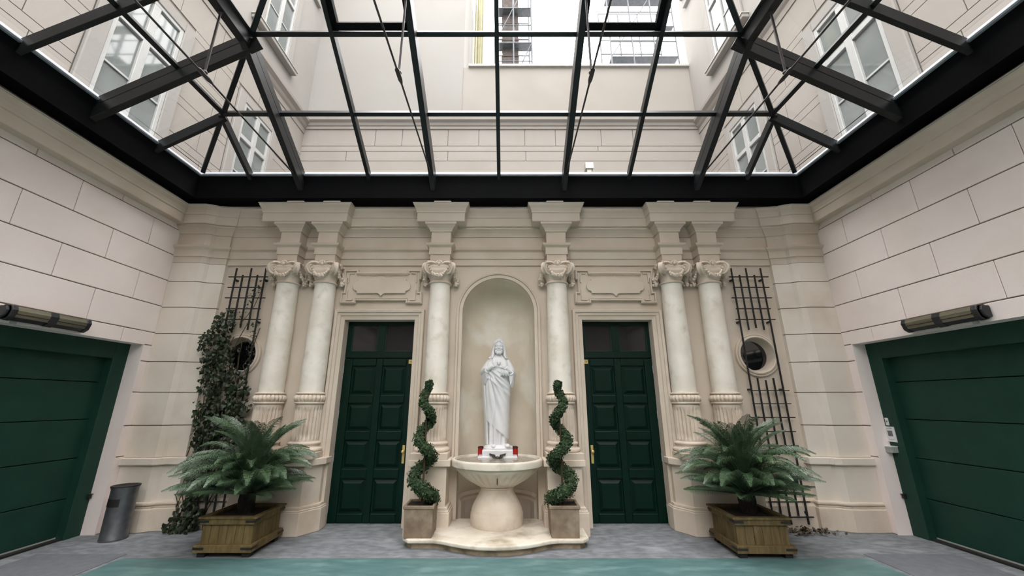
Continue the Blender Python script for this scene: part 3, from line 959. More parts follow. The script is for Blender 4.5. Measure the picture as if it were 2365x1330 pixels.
# ================================================================== FOUNTAIN
# stone step
def step_outline(g):
    pts = []
    half = [(1.06, -0.50), (1.06, -0.84), (0.98, -0.93), (0.70, -0.93), (0.60, -0.96), (0.48, -1.03), (0.33, -1.10), (0.17, -1.145), (0.0, -1.16)]
    h = [(x * (1 + g * 0.7), y - g if y < -0.6 else y) for x, y in half]
    pts = h + [(-x, y) for x, y in reversed(h[:-1])]
    return pts + [(-0.5, -0.10), (0.5, -0.10)]
stp = empty('fountain_step', (0, 0, 0))
tag(stp, 'pale stone step with a bowed front under the fountain', 'step')
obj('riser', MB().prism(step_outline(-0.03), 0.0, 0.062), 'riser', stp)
o = obj('tread', MB().prism(step_outline(0.02), 0.06, 0.105), 'step', stp, bevel=0.015, seg=3)
# basin
fn = empty('fountain_basin', (0, -0.36, 0.105))
tag(fn, 'stone wall fountain with fluted bowl on a bulbous pedestal', 'fountain')
SY = 0.86
ped = [(0.01, 0), (0.332, 0.0), (0.338, 0.02), (0.338, 0.135), (0.33, 0.152), (0.326, 0.175), (0.318, 0.205), (0.300, 0.245), (0.276, 0.285), (0.25, 0.33), (0.228, 0.37), (0.216, 0.40), (0.213, 0.42), (0.226, 0.430), (0.226, 0.445), (0.01, 0.445)]
obj('pedestal_stem', MB().lathe(ped, 48, sy=0.95), 'fount', fn, smooth=40)
def flute(a, z):
    k = max(0.0, min(1.0, (z - 0.49) / 0.05, (0.655 - z) / 0.03))
    return 1 - 0.05 * k * (0.5 - 0.5 * math.cos(a * 32)) ** 0.7
bowl = [(0.01, 0.44), (0.228, 0.44), (0.24, 0.45), (0.27, 0.463), (0.33, 0.495), (0.40, 0.535), (0.455, 0.575), (0.50, 0.61), (0.535, 0.64), (0.548, 0.655), (0.552, 0.672), (0.565, 0.678), (0.565, 0.69)]
obj('bowl', MB().lathe(bowl, 240, sy=SY, mod=flute), 'fount', fn, smooth=50)
rim = [(0.55, 0.69), (0.592, 0.692), (0.602, 0.70), (0.604, 0.76), (0.599, 0.774), (0.586, 0.782), (0.566, 0.782), (0.558, 0.774), (0.55, 0.73), (0.40, 0.70), (0.01, 0.69)]
obj('rim', MB().lathe(rim, 72, sy=SY), 'step', fn, smooth=40)
obj('water', MB().prism([(0.553 * math.cos(2 * PI * i / 64), 0.553 * SY * math.sin(2 * PI * i / 64)) for i in range(64)], 0.735, 0.75), 'water', fn)
m = MB().box(-0.008, 0.008, -0.008, 0.008, 0.5, 0.60)
crack = obj('spill_streak', MB().tube([(0.012, -0.46, 0.605), (0.012, -0.405, 0.555), (0.01, -0.345, 0.515)], [0.005, 0.008, 0.005], 6), 'spout', fn)
crack['label'] = 'dark outlet streak on the bowl front'

# ================================================================== STATUE
STX, STY, STZ = 0.0, 0.03, 0.86
stt = empty('statue', (STX, STY, STZ))
tag(stt, 'white marble robed bearded man with hands on chest in the niche', 'statue')
m = MB().box(-0.215, 0.215, -0.20, 0.20, -0.02, 0.10)
m.box(-0.275, 0.275, -0.22, 0.22, -0.06, 0.02)
obj('plinth', m, 'statue', stt, bevel=0.012)
def statue_body():
    m = MB()
    # ---- robe: loft of fold-modulated ellipses, z from 0 at the feet
    L = [(0.14, -0.165, 0.15, 0.125), (0.25, -0.162, 0.152, 0.122), (0.40, -0.165, 0.158, 0.124), (0.55, -0.172, 0.164, 0.128), (0.70, -0.18, 0.17, 0.132), (0.85, -0.198, 0.176, 0.138), (0.98, -0.21, 0.182, 0.142),
         (1.08, -0.215, 0.19, 0.143), (1.18, -0.205, 0.19, 0.140), (1.28, -0.18, 0.17, 0.128), (1.335, -0.155, 0.15, 0.112), (1.38, -0.11, 0.11, 0.092), (1.405, -0.075, 0.075, 0.075), (1.43, -0.05, 0.05, 0.055), (1.50, -0.045, 0.045, 0.05)]
    nz, na = 110, 120
    rows = []
    for j in range(nz):
        z = 0.14 + (1.50 - 0.14) * j / (nz - 1)
        for i in range(len(L) - 1):
            if L[i][0] <= z <= L[i + 1][0] + 1e-9:
                t = (z - L[i][0]) / (L[i + 1][0] - L[i][0])
                t2 = t
                xl, xr, dy = [L[i][k] + (L[i + 1][k] - L[i][k]) * t2 for k in (1, 2, 3)]
                break
        cx, rx = (xl + xr) / 2, (xr - xl) / 2
        row = []
        for i in range(na):
            a = 2 * PI * i / na
            x = cx + rx * math.cos(a)
            y = dy * math.sin(a)
            front = max(0.0, -math.sin(a)) ** 0.5
            d = 0.0
            # hem of the mantle: a diagonal from upper left to lower right
            hem = 0.47 - (x + 0.16) * 0.8 if x > -0.16 else 0.47
            bl_ = max(0.0, min(1.0, (z - hem) / 0.022 + 0.5))
            bl_ = bl_ * bl_ * (3 - 2 * bl_)
            dt_ = 0.0
            if bl_ < 1.0:
                dt_ = -0.026 + 0.024 * (abs(math.sin(x * 42 + 0.4 * math.sin(z * 6))) ** 0.6 * 2 - 1) * (0.4 + 0.6 * front)
            if bl_ > 0.0:
                # fan of folds from the hand
                ax, az = -0.13, 1.26
                ph = math.atan2(az - z, x - ax + 0.02)
                rr = math.hypot(x - ax, z - az)
                k = min(1.0, rr / 0.18)
                if z < az - 0.02:
                    d += (0.024 * k * (abs(math.sin(ph * 8.5 + 0.9 * math.sin(rr * 4))) ** 0.55 * 2 - 1.25) * (0.75 + 0.25 * math.cos(ph * 5 + 1.0)) + 0.006 * k * math.cos(ph * 37 + rr * 6)) * front
                    # heavy rolled edge crossing from hand to the right hip
                    line = 1.22 - (x + 0.12) * 0.86
                    d += 0.026 * math.exp(-((z - line) / 0.022) ** 2) * front
                    d += 0.022 * math.exp(-((z - line + 0.075) / 0.02) ** 2) * front
                    d += 0.016 * math.exp(-((z - line + 0.15) / 0.022) ** 2) * front
                    if z > line + 0.03:
                        d -= 0.012 * front
                else:
                    if x < -0.05:
                        d += 0.013 * math.cos(x * 95 - z * 14) * min(1, max(0, (1.38 - z) / 0.05))
                    else:
                        d += 0.003 * math.cos(x * 60) * min(1, max(0, (1.38 - z) / 0.05))
                if front < 0.3:
                    d += 0.008 * math.cos(a * 16 + z * 3)
            d = dt_ * (1 - bl_) + d * bl_
            nn = Vector((math.cos(a) / max(rx, .02), math.sin(a) / max(dy, .02))).normalized()
            row.append((x + nn.x * d, y + nn.y * d, z))
        rows.append(row)
    vs = [p for r in rows for p in r]
    fs = [(j * na + i, j * na + (i + 1) % na, (j + 1) * na + (i + 1) % na, (j + 1) * na + i) for j in range(nz - 1) for i in range(na)]
    fs += [tuple(range(na - 1, -1, -1)), tuple((nz - 1) * na + i for i in range(na))]
    m.add(vs, fs)
    # ---- feet and rocky ground
    m.sphere((-0.055, -0.13, 0.14), 0.045, 12, 8, (0.9, 1.5, 0.55))
    m.sphere((0.135, -0.12, 0.145), 0.05, 12, 8, (0.9, 1.5, 0.6))
    gr = [(0.0, 0.09), (0.21, 0.09), (0.208, 0.12), (0.19, 0.14), (0.15, 0.15), (0.0, 0.15)]
    m.lathe(gr, 32, sy=0.93, mod=lambda a, z: 1 + 0.02 * math.sin(a * 5 + 1) + 0.06 * abs(math.sin(2 * a)))
    # ---- long mantle fall at the figure's right side
    for k in range(4):
        x0 = -0.205 - 0.008 * k
        m.tube([(x0 - 0.01, -0.03 + 0.03 * k, 1.20), (x0, -0.035 + 0.03 * k, 1.0), (x0 + 0.02, -0.04 + 0.03 * k, 0.75), (x0 + 0.042, -0.03 + 0.03 * k, 0.5), (x0 + 0.055, -0.02 + 0.03 * k, 0.16)], [0.016, 0.019, 0.018, 0.017, 0.018], 8)
    # ---- arms: upper arm + wide sleeve + forearm
    for s, el, wr, tip in ((-1, (-0.222, -0.03, 1.16), (-0.15, -0.165, 1.20), (-0.02, -0.185, 1.295)), (1, (0.218, -0.03, 1.13), (0.18, -0.15, 1.165), (0.06, -0.185, 1.265))):
        sh = Vector((s * 0.135, 0.0, 1.305))
        e, w_, t_ = Vector(el), Vector(wr), Vector(tip)
        m.tube([sh - Vector((s * 0.06, 0, 0.0)), sh, sh.lerp(e, 0.35), sh.lerp(e, 0.75), e], [0.055, 0.058, 0.058, 0.056, 0.05], 16)
        m.tube([e + Vector((0, 0.02, 0)), e, e.lerp(w_, 0.5), w_.lerp(e, 0.12)], [0.045, 0.055, 0.05, 0.047], 14)
        # hanging sleeve cloth: forearm loft whose lower side droops
        vs, ns_, nr = [], 9, 22
        ax = (w_ - e).normalized()
        sdv = ax.cross(Vector((0, 0, 1))).normalized()
        for k in range(ns_):
            u = k / (ns_ - 1)
            p = e.lerp(w_, -0.12 + 0.98 * u)
            drop = (0.13 + 0.06 * math.sin(PI * min(1, u * 1.1))) if s < 0 else (0.17 + 0.05 * math.sin(PI * u))
            for q in range(nr):
                a = 2 * PI * q / nr
                wdt = 0.05 * math.cos(a) * (1.0 if math.sin(a) > 0 else 0.55 + 0.45 * math.cos(a * 0.5 + PI * .75) ** 2)
                hgt = 0.05 * math.sin(a) if math.sin(a) > 0 else drop * math.sin(a)
                vs.append(p + sdv * wdt + Vector((0, 0, hgt)) + ax * (0.012 * math.sin(a * 3)))
        m.add(vs, [(k * nr + q, k * nr + (q + 1) % nr, (k + 1) * nr + (q + 1) % nr, (k + 1) * nr + q) for k in range(ns_ - 1) for q in range(nr)] + [tuple(range(nr)), tuple((ns_ - 1) * nr + q for q in range(nr))])
        # wrist and palm
        m.tube([w_.lerp(e, 0.3), w_, w_.lerp(t_, 0.25), w_.lerp(t_, 0.55)], [0.026, 0.024, 0.03, 0.032], 10)
        d = (t_ - w_).normalized()
        up = Vector((0, 0, 1))
        side = (up - d * d.dot(up)).normalized()
        base = w_.lerp(t_, 0.5)
        for q, ln in ((-1.5, 0.058), (-0.5, 0.07), (0.5, 0.074), (1.5, 0.066)):
            b0 = base + side * q * 0.0155
            b1 = b0 + d * ln * 0.55 + Vector((0, -0.012, 0)) + side * q * 0.004
            b2 = b0 + d * ln + Vector((0, 0.006, 0)) + side * q * 0.007
            m.tube([b0 - d * 0.02, b0, b1, b2], [0.0105, 0.0105, 0.0095, 0.007], 8)
        th = base + side * 0.03 - d * 0.02
        m.tube([th - side * 0.02, th, th + side * 0.026 + d * 0.014], [0.012, 0.011, 0.008], 8)
    # ---- heart emblem on the chest
    hy = -0.150
    m.sphere((-0.003, hy, 1.305), 0.02, 10, 8, (1, 0.7, 1)); m.sphere((0.021, hy, 1.305), 0.02, 10, 8, (1, 0.7, 1)); m.sphere((0.009, hy, 1.287), 0.019, 10, 8, (1, 0.7, 1.25))
    for dx in (-0.014, 0.009, 0.03):
        m.tube([(0.009 + (dx - .009) * .4, hy, 1.315), (dx, hy + 0.004, 1.343)], [0.008, 0.004], 6)
    m.sphere((-0.125, -0.115, 1.37), 0.02, 10, 6)
    # cloth gathered in the figure's left hand
    for k in range(4):
        m.tube([(0.075 + 0.016 * k, -0.17, 1.21), (0.055 + 0.028 * k, -0.175, 1.15), (0.045 + 0.038 * k, -0.165, 1.105)], [0.012, 0.016, 0.013], 8)
    # ---- head
    hc = Vector((0.008, -0.03, 1.545))
    m.sphere(hc, 0.1, 24, 18, (0.70, 0.86, 1.08))
    fy_ = hc.y - 0.075
    # brow, nose, cheeks, eyes, mouth, beard
    m.tube([(hc.x - 0.05, fy_ + 0.012, hc.z + 0.018), (hc.x - 0.025, fy_ - 0.008, hc.z + 0.024), (hc.x, fy_ - 0.012, hc.z + 0.02), (hc.x + 0.025, fy_ - 0.008, hc.z + 0.024), (hc.x + 0.05, fy_ + 0.012, hc.z + 0.018)], [0.009, 0.01, 0.01, 0.01, 0.009], 8)
    m.tube([(hc.x, fy_ - 0.01, hc.z + 0.022), (hc.x, fy_ - 0.02, hc.z - 0.01), (hc.x, fy_ - 0.03, hc.z - 0.03), (hc.x, fy_ - 0.012, hc.z - 0.038)], [0.008, 0.01, 0.0135, 0.01], 8)
    for s in (-1, 1):
        m.sphere((hc.x + s * 0.028, fy_ + 0.0, hc.z + 0.002), 0.0135, 10, 8, (1.3, 0.8, 0.8))
        m.sphere((hc.x + s * 0.042, fy_ + 0.008, hc.z - 0.026), 0.02, 10, 8)
        m.tube([(hc.x, fy_ - 0.016, hc.z - 0.049), (hc.x + s * 0.02, fy_ - 0.01, hc.z - 0.054), (hc.x + s * 0.032, fy_ + 0.004, hc.z - 0.072)], [0.008, 0.009, 0.006], 8)
        m.sphere((hc.x + s * 0.017, fy_ - 0.0, hc.z - 0.098), 0.024, 10, 8, (0.9, 1, 1.25))
        m.sphere((hc.x + s * 0.042, fy_ + 0.025, hc.z - 0.075), 0.024, 10, 8, (0.8, 1, 1.3))
    m.tube([(hc.x - 0.014, fy_ - 0.012, hc.z - 0.066), (hc.x + 0.014, fy_ - 0.012, hc.z - 0.066)], 0.007, 8)
    # hair: cap, parted locks, long falls to the shoulders
    m.sphere((hc.x, hc.y + 0.022, hc.z + 0.022), 0.1, 24, 16, (0.86, 0.9, 1.06))
    for s in (-1, 1):
        for k in range(4):
            o_ = 0.012 * k
            m.tube([(hc.x + s * 0.008, hc.y - 0.075 + o_ * 1.6, hc.z + 0.085 - o_ * .4), (hc.x + s * 0.05, hc.y - 0.06 + o_ * 1.6, hc.z + 0.055), (hc.x + s * (0.078 + o_ * .3), hc.y - 0.025 + o_ * 1.5, hc.z + 0.0), (hc.x + s * (0.086 + o_ * .3), hc.y - 0.012 + o_ * 1.6, hc.z - 0.06), (hc.x + s * (0.088 + o_ * .5), hc.y - 0.03 + o_ * 2, hc.z - 0.125), (hc.x + s * (0.10 + o_), hc.y - 0.055 + o_ * 2.4, hc.z - 0.175)], [0.012, 0.016, 0.018, 0.02, 0.019, 0.009], 8)
    m.tube([(hc.x, hc.y + 0.05, hc.z + 0.05), (hc.x, hc.y + 0.08, hc.z - 0.05), (hc.x, hc.y + 0.08, hc.z - 0.17)], [0.07, 0.075, 0.06], 12)
    return m
o = obj('figure', statue_body(), 'statue', stt)
rm = o.modifiers.new('fuse', 'REMESH')
rm.mode = 'VOXEL'
rm.voxel_size = 0.0046
rm.use_smooth_shade = True
sm = o.modifiers.new('soften', 'SMOOTH')
sm.factor = 0.4
sm.iterations = 1
# bronze winged mask on the plinth front
m = MB()
for s in (-1, 1):
    m.prism([(s * 0.02, 0.01), (s * 0.035, 0.045), (s * 0.06, 0.05), (s * 0.115, 0.062), (s * 0.108, 0.035), (s * 0.085, 0.03), (s * 0.07, 0.012), (s * 0.045, 0.0)][::s], -0.012, 0.012, lambda u, v, w: (u, -0.228 + w, v))
m.sphere((0, -0.235, 0.005), 0.028, 12, 8, (1, 0.8, 0.8))
obj('winged_spout', m, 'spout', stt)['label'] = 'small dark bronze winged water spout'

# ================================================================== RED LANTERNS
for s in (-1, 1):
    l = empty('grave_lantern', (s * 0.247, 0.06, 0.88))
    tag(l, 'red glass candle on the %s of the statue plinth' % ('left' if s < 0 else 'right'), 'candle', 'red candles beside the statue')
    obj('glass_body', MB().lathe([(0.0, -0.04), (0.04, -0.04), (0.042, -0.02), (0.04, 0.085), (0.0, 0.085)], 20), 'red', l, smooth=40)
    obj('lid', MB().lathe([(0.0, 0.084), (0.043, 0.084), (0.043, 0.098), (0.03, 0.108), (0.0, 0.11)], 20), 'iron', l, smooth=40)

# ================================================================== POTS AND SPIRAL TOPIARIES
def clay_pot(x, label):
    p = empty('square_pot', (x, -0.755, 0.105))
    tag(p, label, 'pot', 'square clay pots')
    a, b, h = 0.16, 0.168, 0.335
    m = MB()
    lv = [(a, 0), (b, h - 0.035), (b + 0.012, h - 0.033), (b + 0.012, h), (b - 0.018, h), (b - 0.018, h - 0.04)]
    vs = [(sx * r, sy * r, z) for r, z in lv for sx, sy in ((-1, -1), (1, -1), (1, 1), (-1, 1))]
    fs = [(j * 4 + i, j * 4 + (i + 1) % 4, (j + 1) * 4 + (i + 1) % 4, (j + 1) * 4 + i) for j in range(len(lv) - 1) for i in range(4)] + [(3, 2, 1, 0), tuple(20 + i for i in range(4))]
    m.add(vs, fs)
    obj('body', m, 'pot', p, bevel=0.008, seg=3)
    obj('soil', MB().box(-b + 0.02, b - 0.02, -b + 0.02, b - 0.02, h - 0.06, h - 0.022), 'soil', p)
    return p
clay_pot(-0.895, 'square weathered clay pot left of the fountain')
clay_pot(0.80, 'square weathered clay pot right of the fountain')

def leaf_quads(m, p, nrm, size, rnd, fold=0.25):
    t = nrm.cross(Vector((rnd.uniform(-1, 1), rnd.uniform(-1, 1), rnd.uniform(-1, 1))))
    if t.length < 1e-4:
        t = Vector((1, 0, 0))
    t.normalize()
    d = (nrm * 0.55 + t).normalized()
    s_ = d.cross(nrm).normalized()
    a = p
    b = p + d * size * 0.5 + s_ * size * 0.36 + nrm * size * fold * .3
    c = p + d * size
    e = p + d * size * 0.5 - s_ * size * 0.36 + nrm * size * fold * .3
    k = p + d * size * 0.5
    m.add([a, b, c, e, k], [(0, 1, 4), (1, 2, 4), (2, 3, 4), (3, 0, 4)])

def topiary(x, label, a0, hand, seed):
    rnd = random.Random(seed)
    t = empty('spiral_topiary', (x, -0.755, 0.41))
    tag(t, label, 'topiary', 'spiral clipped shrubs')
    obj('stem', MB().tube([(0, 0, -0.03), (0.006, 0.004, 0.5), (0, 0, 1.0), (0, 0, 1.40)], [0.014, 0.012, 0.01, 0.006], 8), 'twig', t)
    core, lf = MB(), MB()
    H, turns = 1.42, 3.1
    pts, rad = [], []
    N = 90
    for i in range(N + 1):
        u = i / N
        z = 0.04 + H * (u ** 1.0)
        R = 0.135 * (1 - u) + 0.035 * u
        R *= (1.0 if u < 0.9 else (1 - u) / 0.1)
        a = a0 + hand * u * turns * 2 * PI
        pts.append(Vector((R * math.cos(a), R * math.sin(a), z)))
        rad.append((0.078 * (1 - u) + 0.038 * u) * (1 + 0.12 * math.sin(i * 0.9) + 0.08 * math.sin(i * 2.3)))
    core.tube(pts, [r * 0.72 for r in rad], 10)
    for i in range(6500):
        k = rnd.random() ** 1.15 * (N - 1)
        j = int(k)
        p = pts[j].lerp(pts[j + 1], k - j)
        r = rad[j]
        d = (pts[j + 1] - pts[j]).normalized()
        v = Vector((rnd.gauss(0, 1), rnd.gauss(0, 1), rnd.gauss(0, 1)))
        v = (v - d * v.dot(d)).normalized()
        leaf_quads(lf, p + v * r * rnd.uniform(0.55, 1.08), v, rnd.uniform(0.016, 0.036), rnd)
    o = obj('foliage_core', core, 'box', t)
    o['kind'] = 'stuff'
    o = obj('foliage', lf, 'box', t)
    o['kind'] = 'stuff'
topiary(-0.895, 'spiral clipped shrub in the pot left of the fountain', 0.73, -1, 11)
topiary(0.80, 'spiral clipped shrub in the pot right of the fountain', 2.94, 1, 12)

# ================================================================== WOODEN PLANTERS
def planter(x, y, rz, label, wood, seed):
    rnd = random.Random(seed)
    p = empty('wooden_planter', (x, y, 0), rz)
    tag(p, label, 'planter', 'wooden box planters')
    a, h0, h1 = 0.30, 0.05, 0.385
    # vertical planks, six per side
    for q in range(4):
        ca, sa = math.cos(q * PI / 2), math.sin(q * PI / 2)
        for k in range(6):
            w = 2 * (a - 0.025) / 6
            x0 = -a + 0.025 + k * w
            j = rnd.uniform(-0.002, 0.002)
            m = MB().box(x0 + 0.0015, x0 + w - 0.0015, -a + 0.025 + j, -a + 0.045 + j, h0 + 0.02, h1 - 0.02)
            obj('plank', m, wood, p, bevel=0.003, seg=1, rot=(0, 0, q * PI / 2))
        obj('bottom_rail', MB().box(-a - 0.012, a - 0.012, -a - 0.012, -a + 0.026, h0, h0 + 0.075), wood, p, bevel=0.005, rot=(0, 0, q * PI / 2))
        obj('top_rail', MB().box(-a, a - 0.024, -a, -a + 0.026, h1 - 0.07, h1 - 0.012), wood, p, bevel=0.005, rot=(0, 0, q * PI / 2))
        obj('rim_board', MB().box(-a - 0.015, a - 0.035, -a - 0.015, -a + 0.05, h1 - 0.014, h1 + 0.008), wood, p, bevel=0.004, rot=(0, 0, q * PI / 2))
        for zz, off in ((h0 + 0.03, 0.013), (h1 - 0.05, 0.001)):
            b = MB().box(-a - off - 0.003, -a + 0.10, -a - off - 0.003, -a - off + 0.001, zz, zz + 0.022)
            b.box(-a - off - 0.003, -a - off + 0.001, -a - off - 0.003, -a + 0.10, zz, zz + 0.022)
            br_ = obj('corner_bracket', b, 'iron', p, rot=(0, 0, q * PI / 2))
        obj('foot', MB().box(-a + 0.02, -a + 0.10, -a + 0.02, -a + 0.10, 0.0, h0), 'iron', p, rot=(0, 0, q * PI / 2))
    obj('floor_board', MB().box(-a + 0.04, a - 0.04, -a + 0.04, a - 0.04, h0 + 0.005, h0 + 0.03), wood, p)
    obj('soil', MB().box(-a + 0.046, a - 0.046, -a + 0.046, a - 0.046, h1 - 0.1, h1 - 0.03), 'soil', p)
planter(-2.92, -0.885, 0.0, 'wooden box planter under the left cycad', 'wood2', 1)
planter(2.90, -0.915, -0.02, 'wooden box planter under the right cycad', 'wood', 2)

# ================================================================== CYCADS
def frond_mesh(length, e0, droop, vee, seed):
    rnd = random.Random(seed)
    m = MB()
    N = 16
    P = []
    p = Vector((0, 0, 0))
    for i in range(N + 1):
        u = i / N
        P.append(p.copy())
        e = e0 - droop * u ** 1.4
        p = p + Vector((math.cos(e), 0, math.sin(e))) * (length / N)
    m.tube(P, [0.008 * (1 - i / N) + 0.002 for i in range(N + 1)], 5)
    K = 54
    for i in range(K):
        u = 0.12 + 0.88 * i / (K - 1)
        f = u * N
        j = min(N - 1, int(f))
        q = P[j].lerp(P[j + 1], f - j)
        d = (P[j + 1] - P[j]).normalized()
        side = Vector((0, 1, 0))
        up = side.cross(d) * -1
        if up.z < 0:
            up = -up
        ll = 0.16 * (math.sin(PI * min(1, (u * 0.86 + 0.12))) ** 0.6) * (1 if u < 0.9 else 0.75) * rnd.uniform(0.92, 1.05)
        for s in (-1, 1):
            dirv = (side * s * math.cos(vee) + up * math.sin(vee) + d * (0.45 + 0.5 * u)).normalized()
            w = 0.0047
            tip = q + dirv * ll - up * ll * (0.16 + 0.25 * u) + Vector((0, 0, -1)) * ll * 0.22 * u
            midp = q + dirv * ll * 0.55 + up * 0.004
            m.add([q - d * w * .8, q + d * w * .8, midp + d * w, midp - d * w, tip], [(0, 1, 2, 3), (3, 2, 4)])
    return m.mesh('frond')
FR = [frond_mesh(0.96, 1.47, 1.2, 0.5, 1), frond_mesh(0.88, 1.2, 1.75, 0.45, 2), frond_mesh(0.84, 0.9, 1.6, 0.4, 3), frond_mesh(0.78, 0.5, 0.75, 0.35, 4), frond_mesh(0.70, 0.2, 0.12, 0.35, 5), frond_mesh(0.72, 1.52, 0.6, 0.7, 6)]
def cycad(x, y, label, seed):
    rnd = random.Random(seed)
    t = empty('cycad', (x, y, 0.35))
    tag(t, label, 'cycad', 'cycads in wooden planters')
    m = MB().lathe([(0.0, 0.0), (0.075, 0.0), (0.085, 0.05), (0.088, 0.14), (0.08, 0.22), (0.055, 0.265), (0.0, 0.28)], 30, mod=lambda a, z: 1 + 0.10 * math.sin(a * 8 + z * 90))
    obj('trunk', m, 'trunk', t)
    tiers = [(5, 10, 0.28), (0, 19, 0.28), (1, 24, 0.26), (2, 21, 0.24), (3, 17, 0.23), (4, 13, 0.21)]
    for k, n, z in tiers:
        off = rnd.uniform(0, 6)
        for i in range(n):
            a = off + 2 * PI * i / n + rnd.uniform(-0.14, 0.14)
            sc = rnd.uniform(0.88, 1.08) * (1 - 0.36 * max(0.0, math.sin(a)) * (1 if k in (2, 3, 4) else 0.4))
            o = link('frond', FR[k], 'cycad', t, (0.04 * math.cos(a), 0.04 * math.sin(a), z), (rnd.uniform(-0.15, 0.15), rnd.uniform(-0.1, 0.1), a))
            o.scale = (sc, sc, sc)
cycad(-2.94, -0.86, 'dark green cycad palm in the left wooden planter', 21)
cycad(2.94, -0.90, 'pale glossy cycad palm in the right wooden planter', 22)

# ================================================================== IVY
def ivy():
    rnd = random.Random(31)
    t = empty('ivy_plant', (-3.95, WY - 0.08, 0))
    tag(t, 'dark climbing ivy covering the left trellis', 'ivy')
    st_ = MB()
    for k in range(9):
        x = rnd.uniform(-0.25, 0.15)
        pts = []
        top = rnd.uniform(1.6, 2.9)
        z = 0.0
        while z < top:
            pts.append((x, rnd.uniform(-0.04, 0.02), z))
            x += rnd.uniform(-0.07, 0.08)
            x = max(-0.3, min(0.42, x))
            z += 0.14
        st_.tube(pts, 0.006, 5)
    st_.tube([(0.1, -0.02, 2.7), (0.2, -0.02, 2.85), (0.28, -0.03, 3.0), (0.33, -0.02, 3.2), (0.34, -0.02, 3.35)], 0.004, 5)
    obj('stems', st_, 'twig', t)
    lf = MB()
    # (z, xmin, xmax, density, depth)
    prof = [(0.0, -0.36, 0.10, 1.4, 0.22), (0.12, -0.30, 0.10, 1.2, 0.16), (0.3, -0.16, 0.12, 0.8, 0.1), (0.6, -0.15, 0.2, 0.8, 0.12), (0.9, -0.17, 0.4, 1.0, 0.15), (1.2, -0.18, 0.45, 1.2, 0.17), (1.6, -0.22, 0.48, 1.2, 0.17), (1.85, -0.24, 0.44, 0.9, 0.15), (2.0, -0.26, 0.28, 1.0, 0.15),
            (2.2, -0.28, 0.12, 1.2, 0.16), (2.45, -0.38, 0.06, 1.3, 0.16), (2.65, -0.32, 0.06, 1.2, 0.14), (2.8, -0.28, 0.04, 0.9, 0.1), (2.92, -0.12, -0.02, 0.5, 0.06)]
    def at(z):
        for i in range(len(prof) - 1):
            if prof[i][0] <= z <= prof[i + 1][0]:
                u = (z - prof[i][0]) / (prof[i + 1][0] - prof[i][0])
                return [prof[i][k] + (prof[i + 1][k] - prof[i][k]) * u for k in range(1, 5)]
        return prof[-1][1:]
    def leaf(p, n, s):
        up = Vector((rnd.uniform(-.5, .5), rnd.uniform(-0.3, .3), -1)).normalized()
        sd = up.cross(n).normalized()
        up = n.cross(sd).normalized() if n.cross(sd).dot(up) > 0 else sd.cross(n).normalized()
        sh = [(0, -0.1), (0.42, -0.2), (0.48, 0.12), (0.56, 0.38), (0.3, 0.6), (0, 1.0), (-0.3, 0.6), (-0.56, 0.38), (-0.48, 0.12), (-0.42, -0.2)]
        vs = [p + sd * u * s + up * v * s + n * (abs(u) * 0.18 * s) for u, v in sh]
        vs.append(p + up * 0.25 * s)
        lf.add(vs, [(i, (i + 1) % 10, 10) for i in range(10)])
    cnt = 0
    while cnt < 1700:
        z = rnd.uniform(0, 2.95)
        x0, x1, den, dep = at(z)
        if rnd.random() > den * (x1 - x0) / 0.85:
            continue
        # clumpy
        x = rnd.uniform(x0, x1)
        if math.sin(x * 23 + z * 9) + math.sin(z * 17 - x * 11) < -1.25:
            continue
        y = -rnd.uniform(0.0, dep)
        n = Vector((rnd.gauss(0, 0.55), -1.0, rnd.gauss(0.45, 0.5))).normalized()
        leaf(Vector((x, y, z)), n, rnd.uniform(0.03, 0.06))
        cnt += 1
    for i in range(46):
        u = rnd.random()
        x = 0.0 + 0.34 * u + rnd.uniform(-0.05, 0.05)
        leaf(Vector((x, -rnd.uniform(0, 0.05), 2.66 + 0.75 * u + rnd.uniform(-.05, .05))), Vector((rnd.gauss(0, .5), -1, rnd.gauss(.4, .4))).normalized(), rnd.uniform(0.014, 0.03))
    for i in range(60):
        leaf(Vector((0.33 + rnd.uniform(-.06, .06), -rnd.uniform(0, 0.06), rnd.uniform(1.8, 2.75))), Vector((rnd.gauss(0, .5), -1, rnd.gauss(.4, .4))).normalized(), rnd.uniform(0.014, 0.03))
    o = obj('foliage', lf, 'ivy', t)
    o['kind'] = 'stuff'
ivy()
# dry leaves on the ground behind the right planter
rnd = random.Random(41)
m = MB()
for i in range(170):
    leaf_quads(m, Vector((rnd.gauss(3.95, 0.17), rnd.gauss(-0.36, 0.06), rnd.uniform(0.002, 0.03))), Vector((rnd.gauss(0, .4), rnd.gauss(0, .4), 1)).normalized(), rnd.uniform(0.03, 0.06), rnd)
o = obj('leaf_litter', m, 'litter')
tag(o, 'brown dead leaves on the floor behind the right planter', 'leaves', kind='stuff')

# ================================================================== ASH BIN
b = empty('ash_bin', (-4.645, -0.59, 0))
tag(b, 'grey steel cylindrical ash bin by the left gate', 'bin')
obj('body', MB().lathe([(0.0, 0.0), (0.135, 0.0), (0.138, 0.012), (0.138, 0.02), (0.133, 0.03), (0.133, 0.56), (0.142, 0.585), (0.142, 0.592), (0.128, 0.588), (0.12, 0.56), (0.0, 0.555)], 40), 'steel', b, smooth=40)
m = MB().lathe([(0.1345, 0.375), (0.136, 0.375), (0.136, 0.462), (0.1345, 0.462)], 14, a0=-PI / 2 - 1.15, a1=-PI / 2 + 0.55)
obj('slot', m, 'iron', b)
m = MB().lathe([(0.135, 0.586), (0.145, 0.588), (0.145, 0.6), (0.135, 0.6), (0.12, 0.59)], 40)
obj('rim', m, 'iron', b, smooth=40)

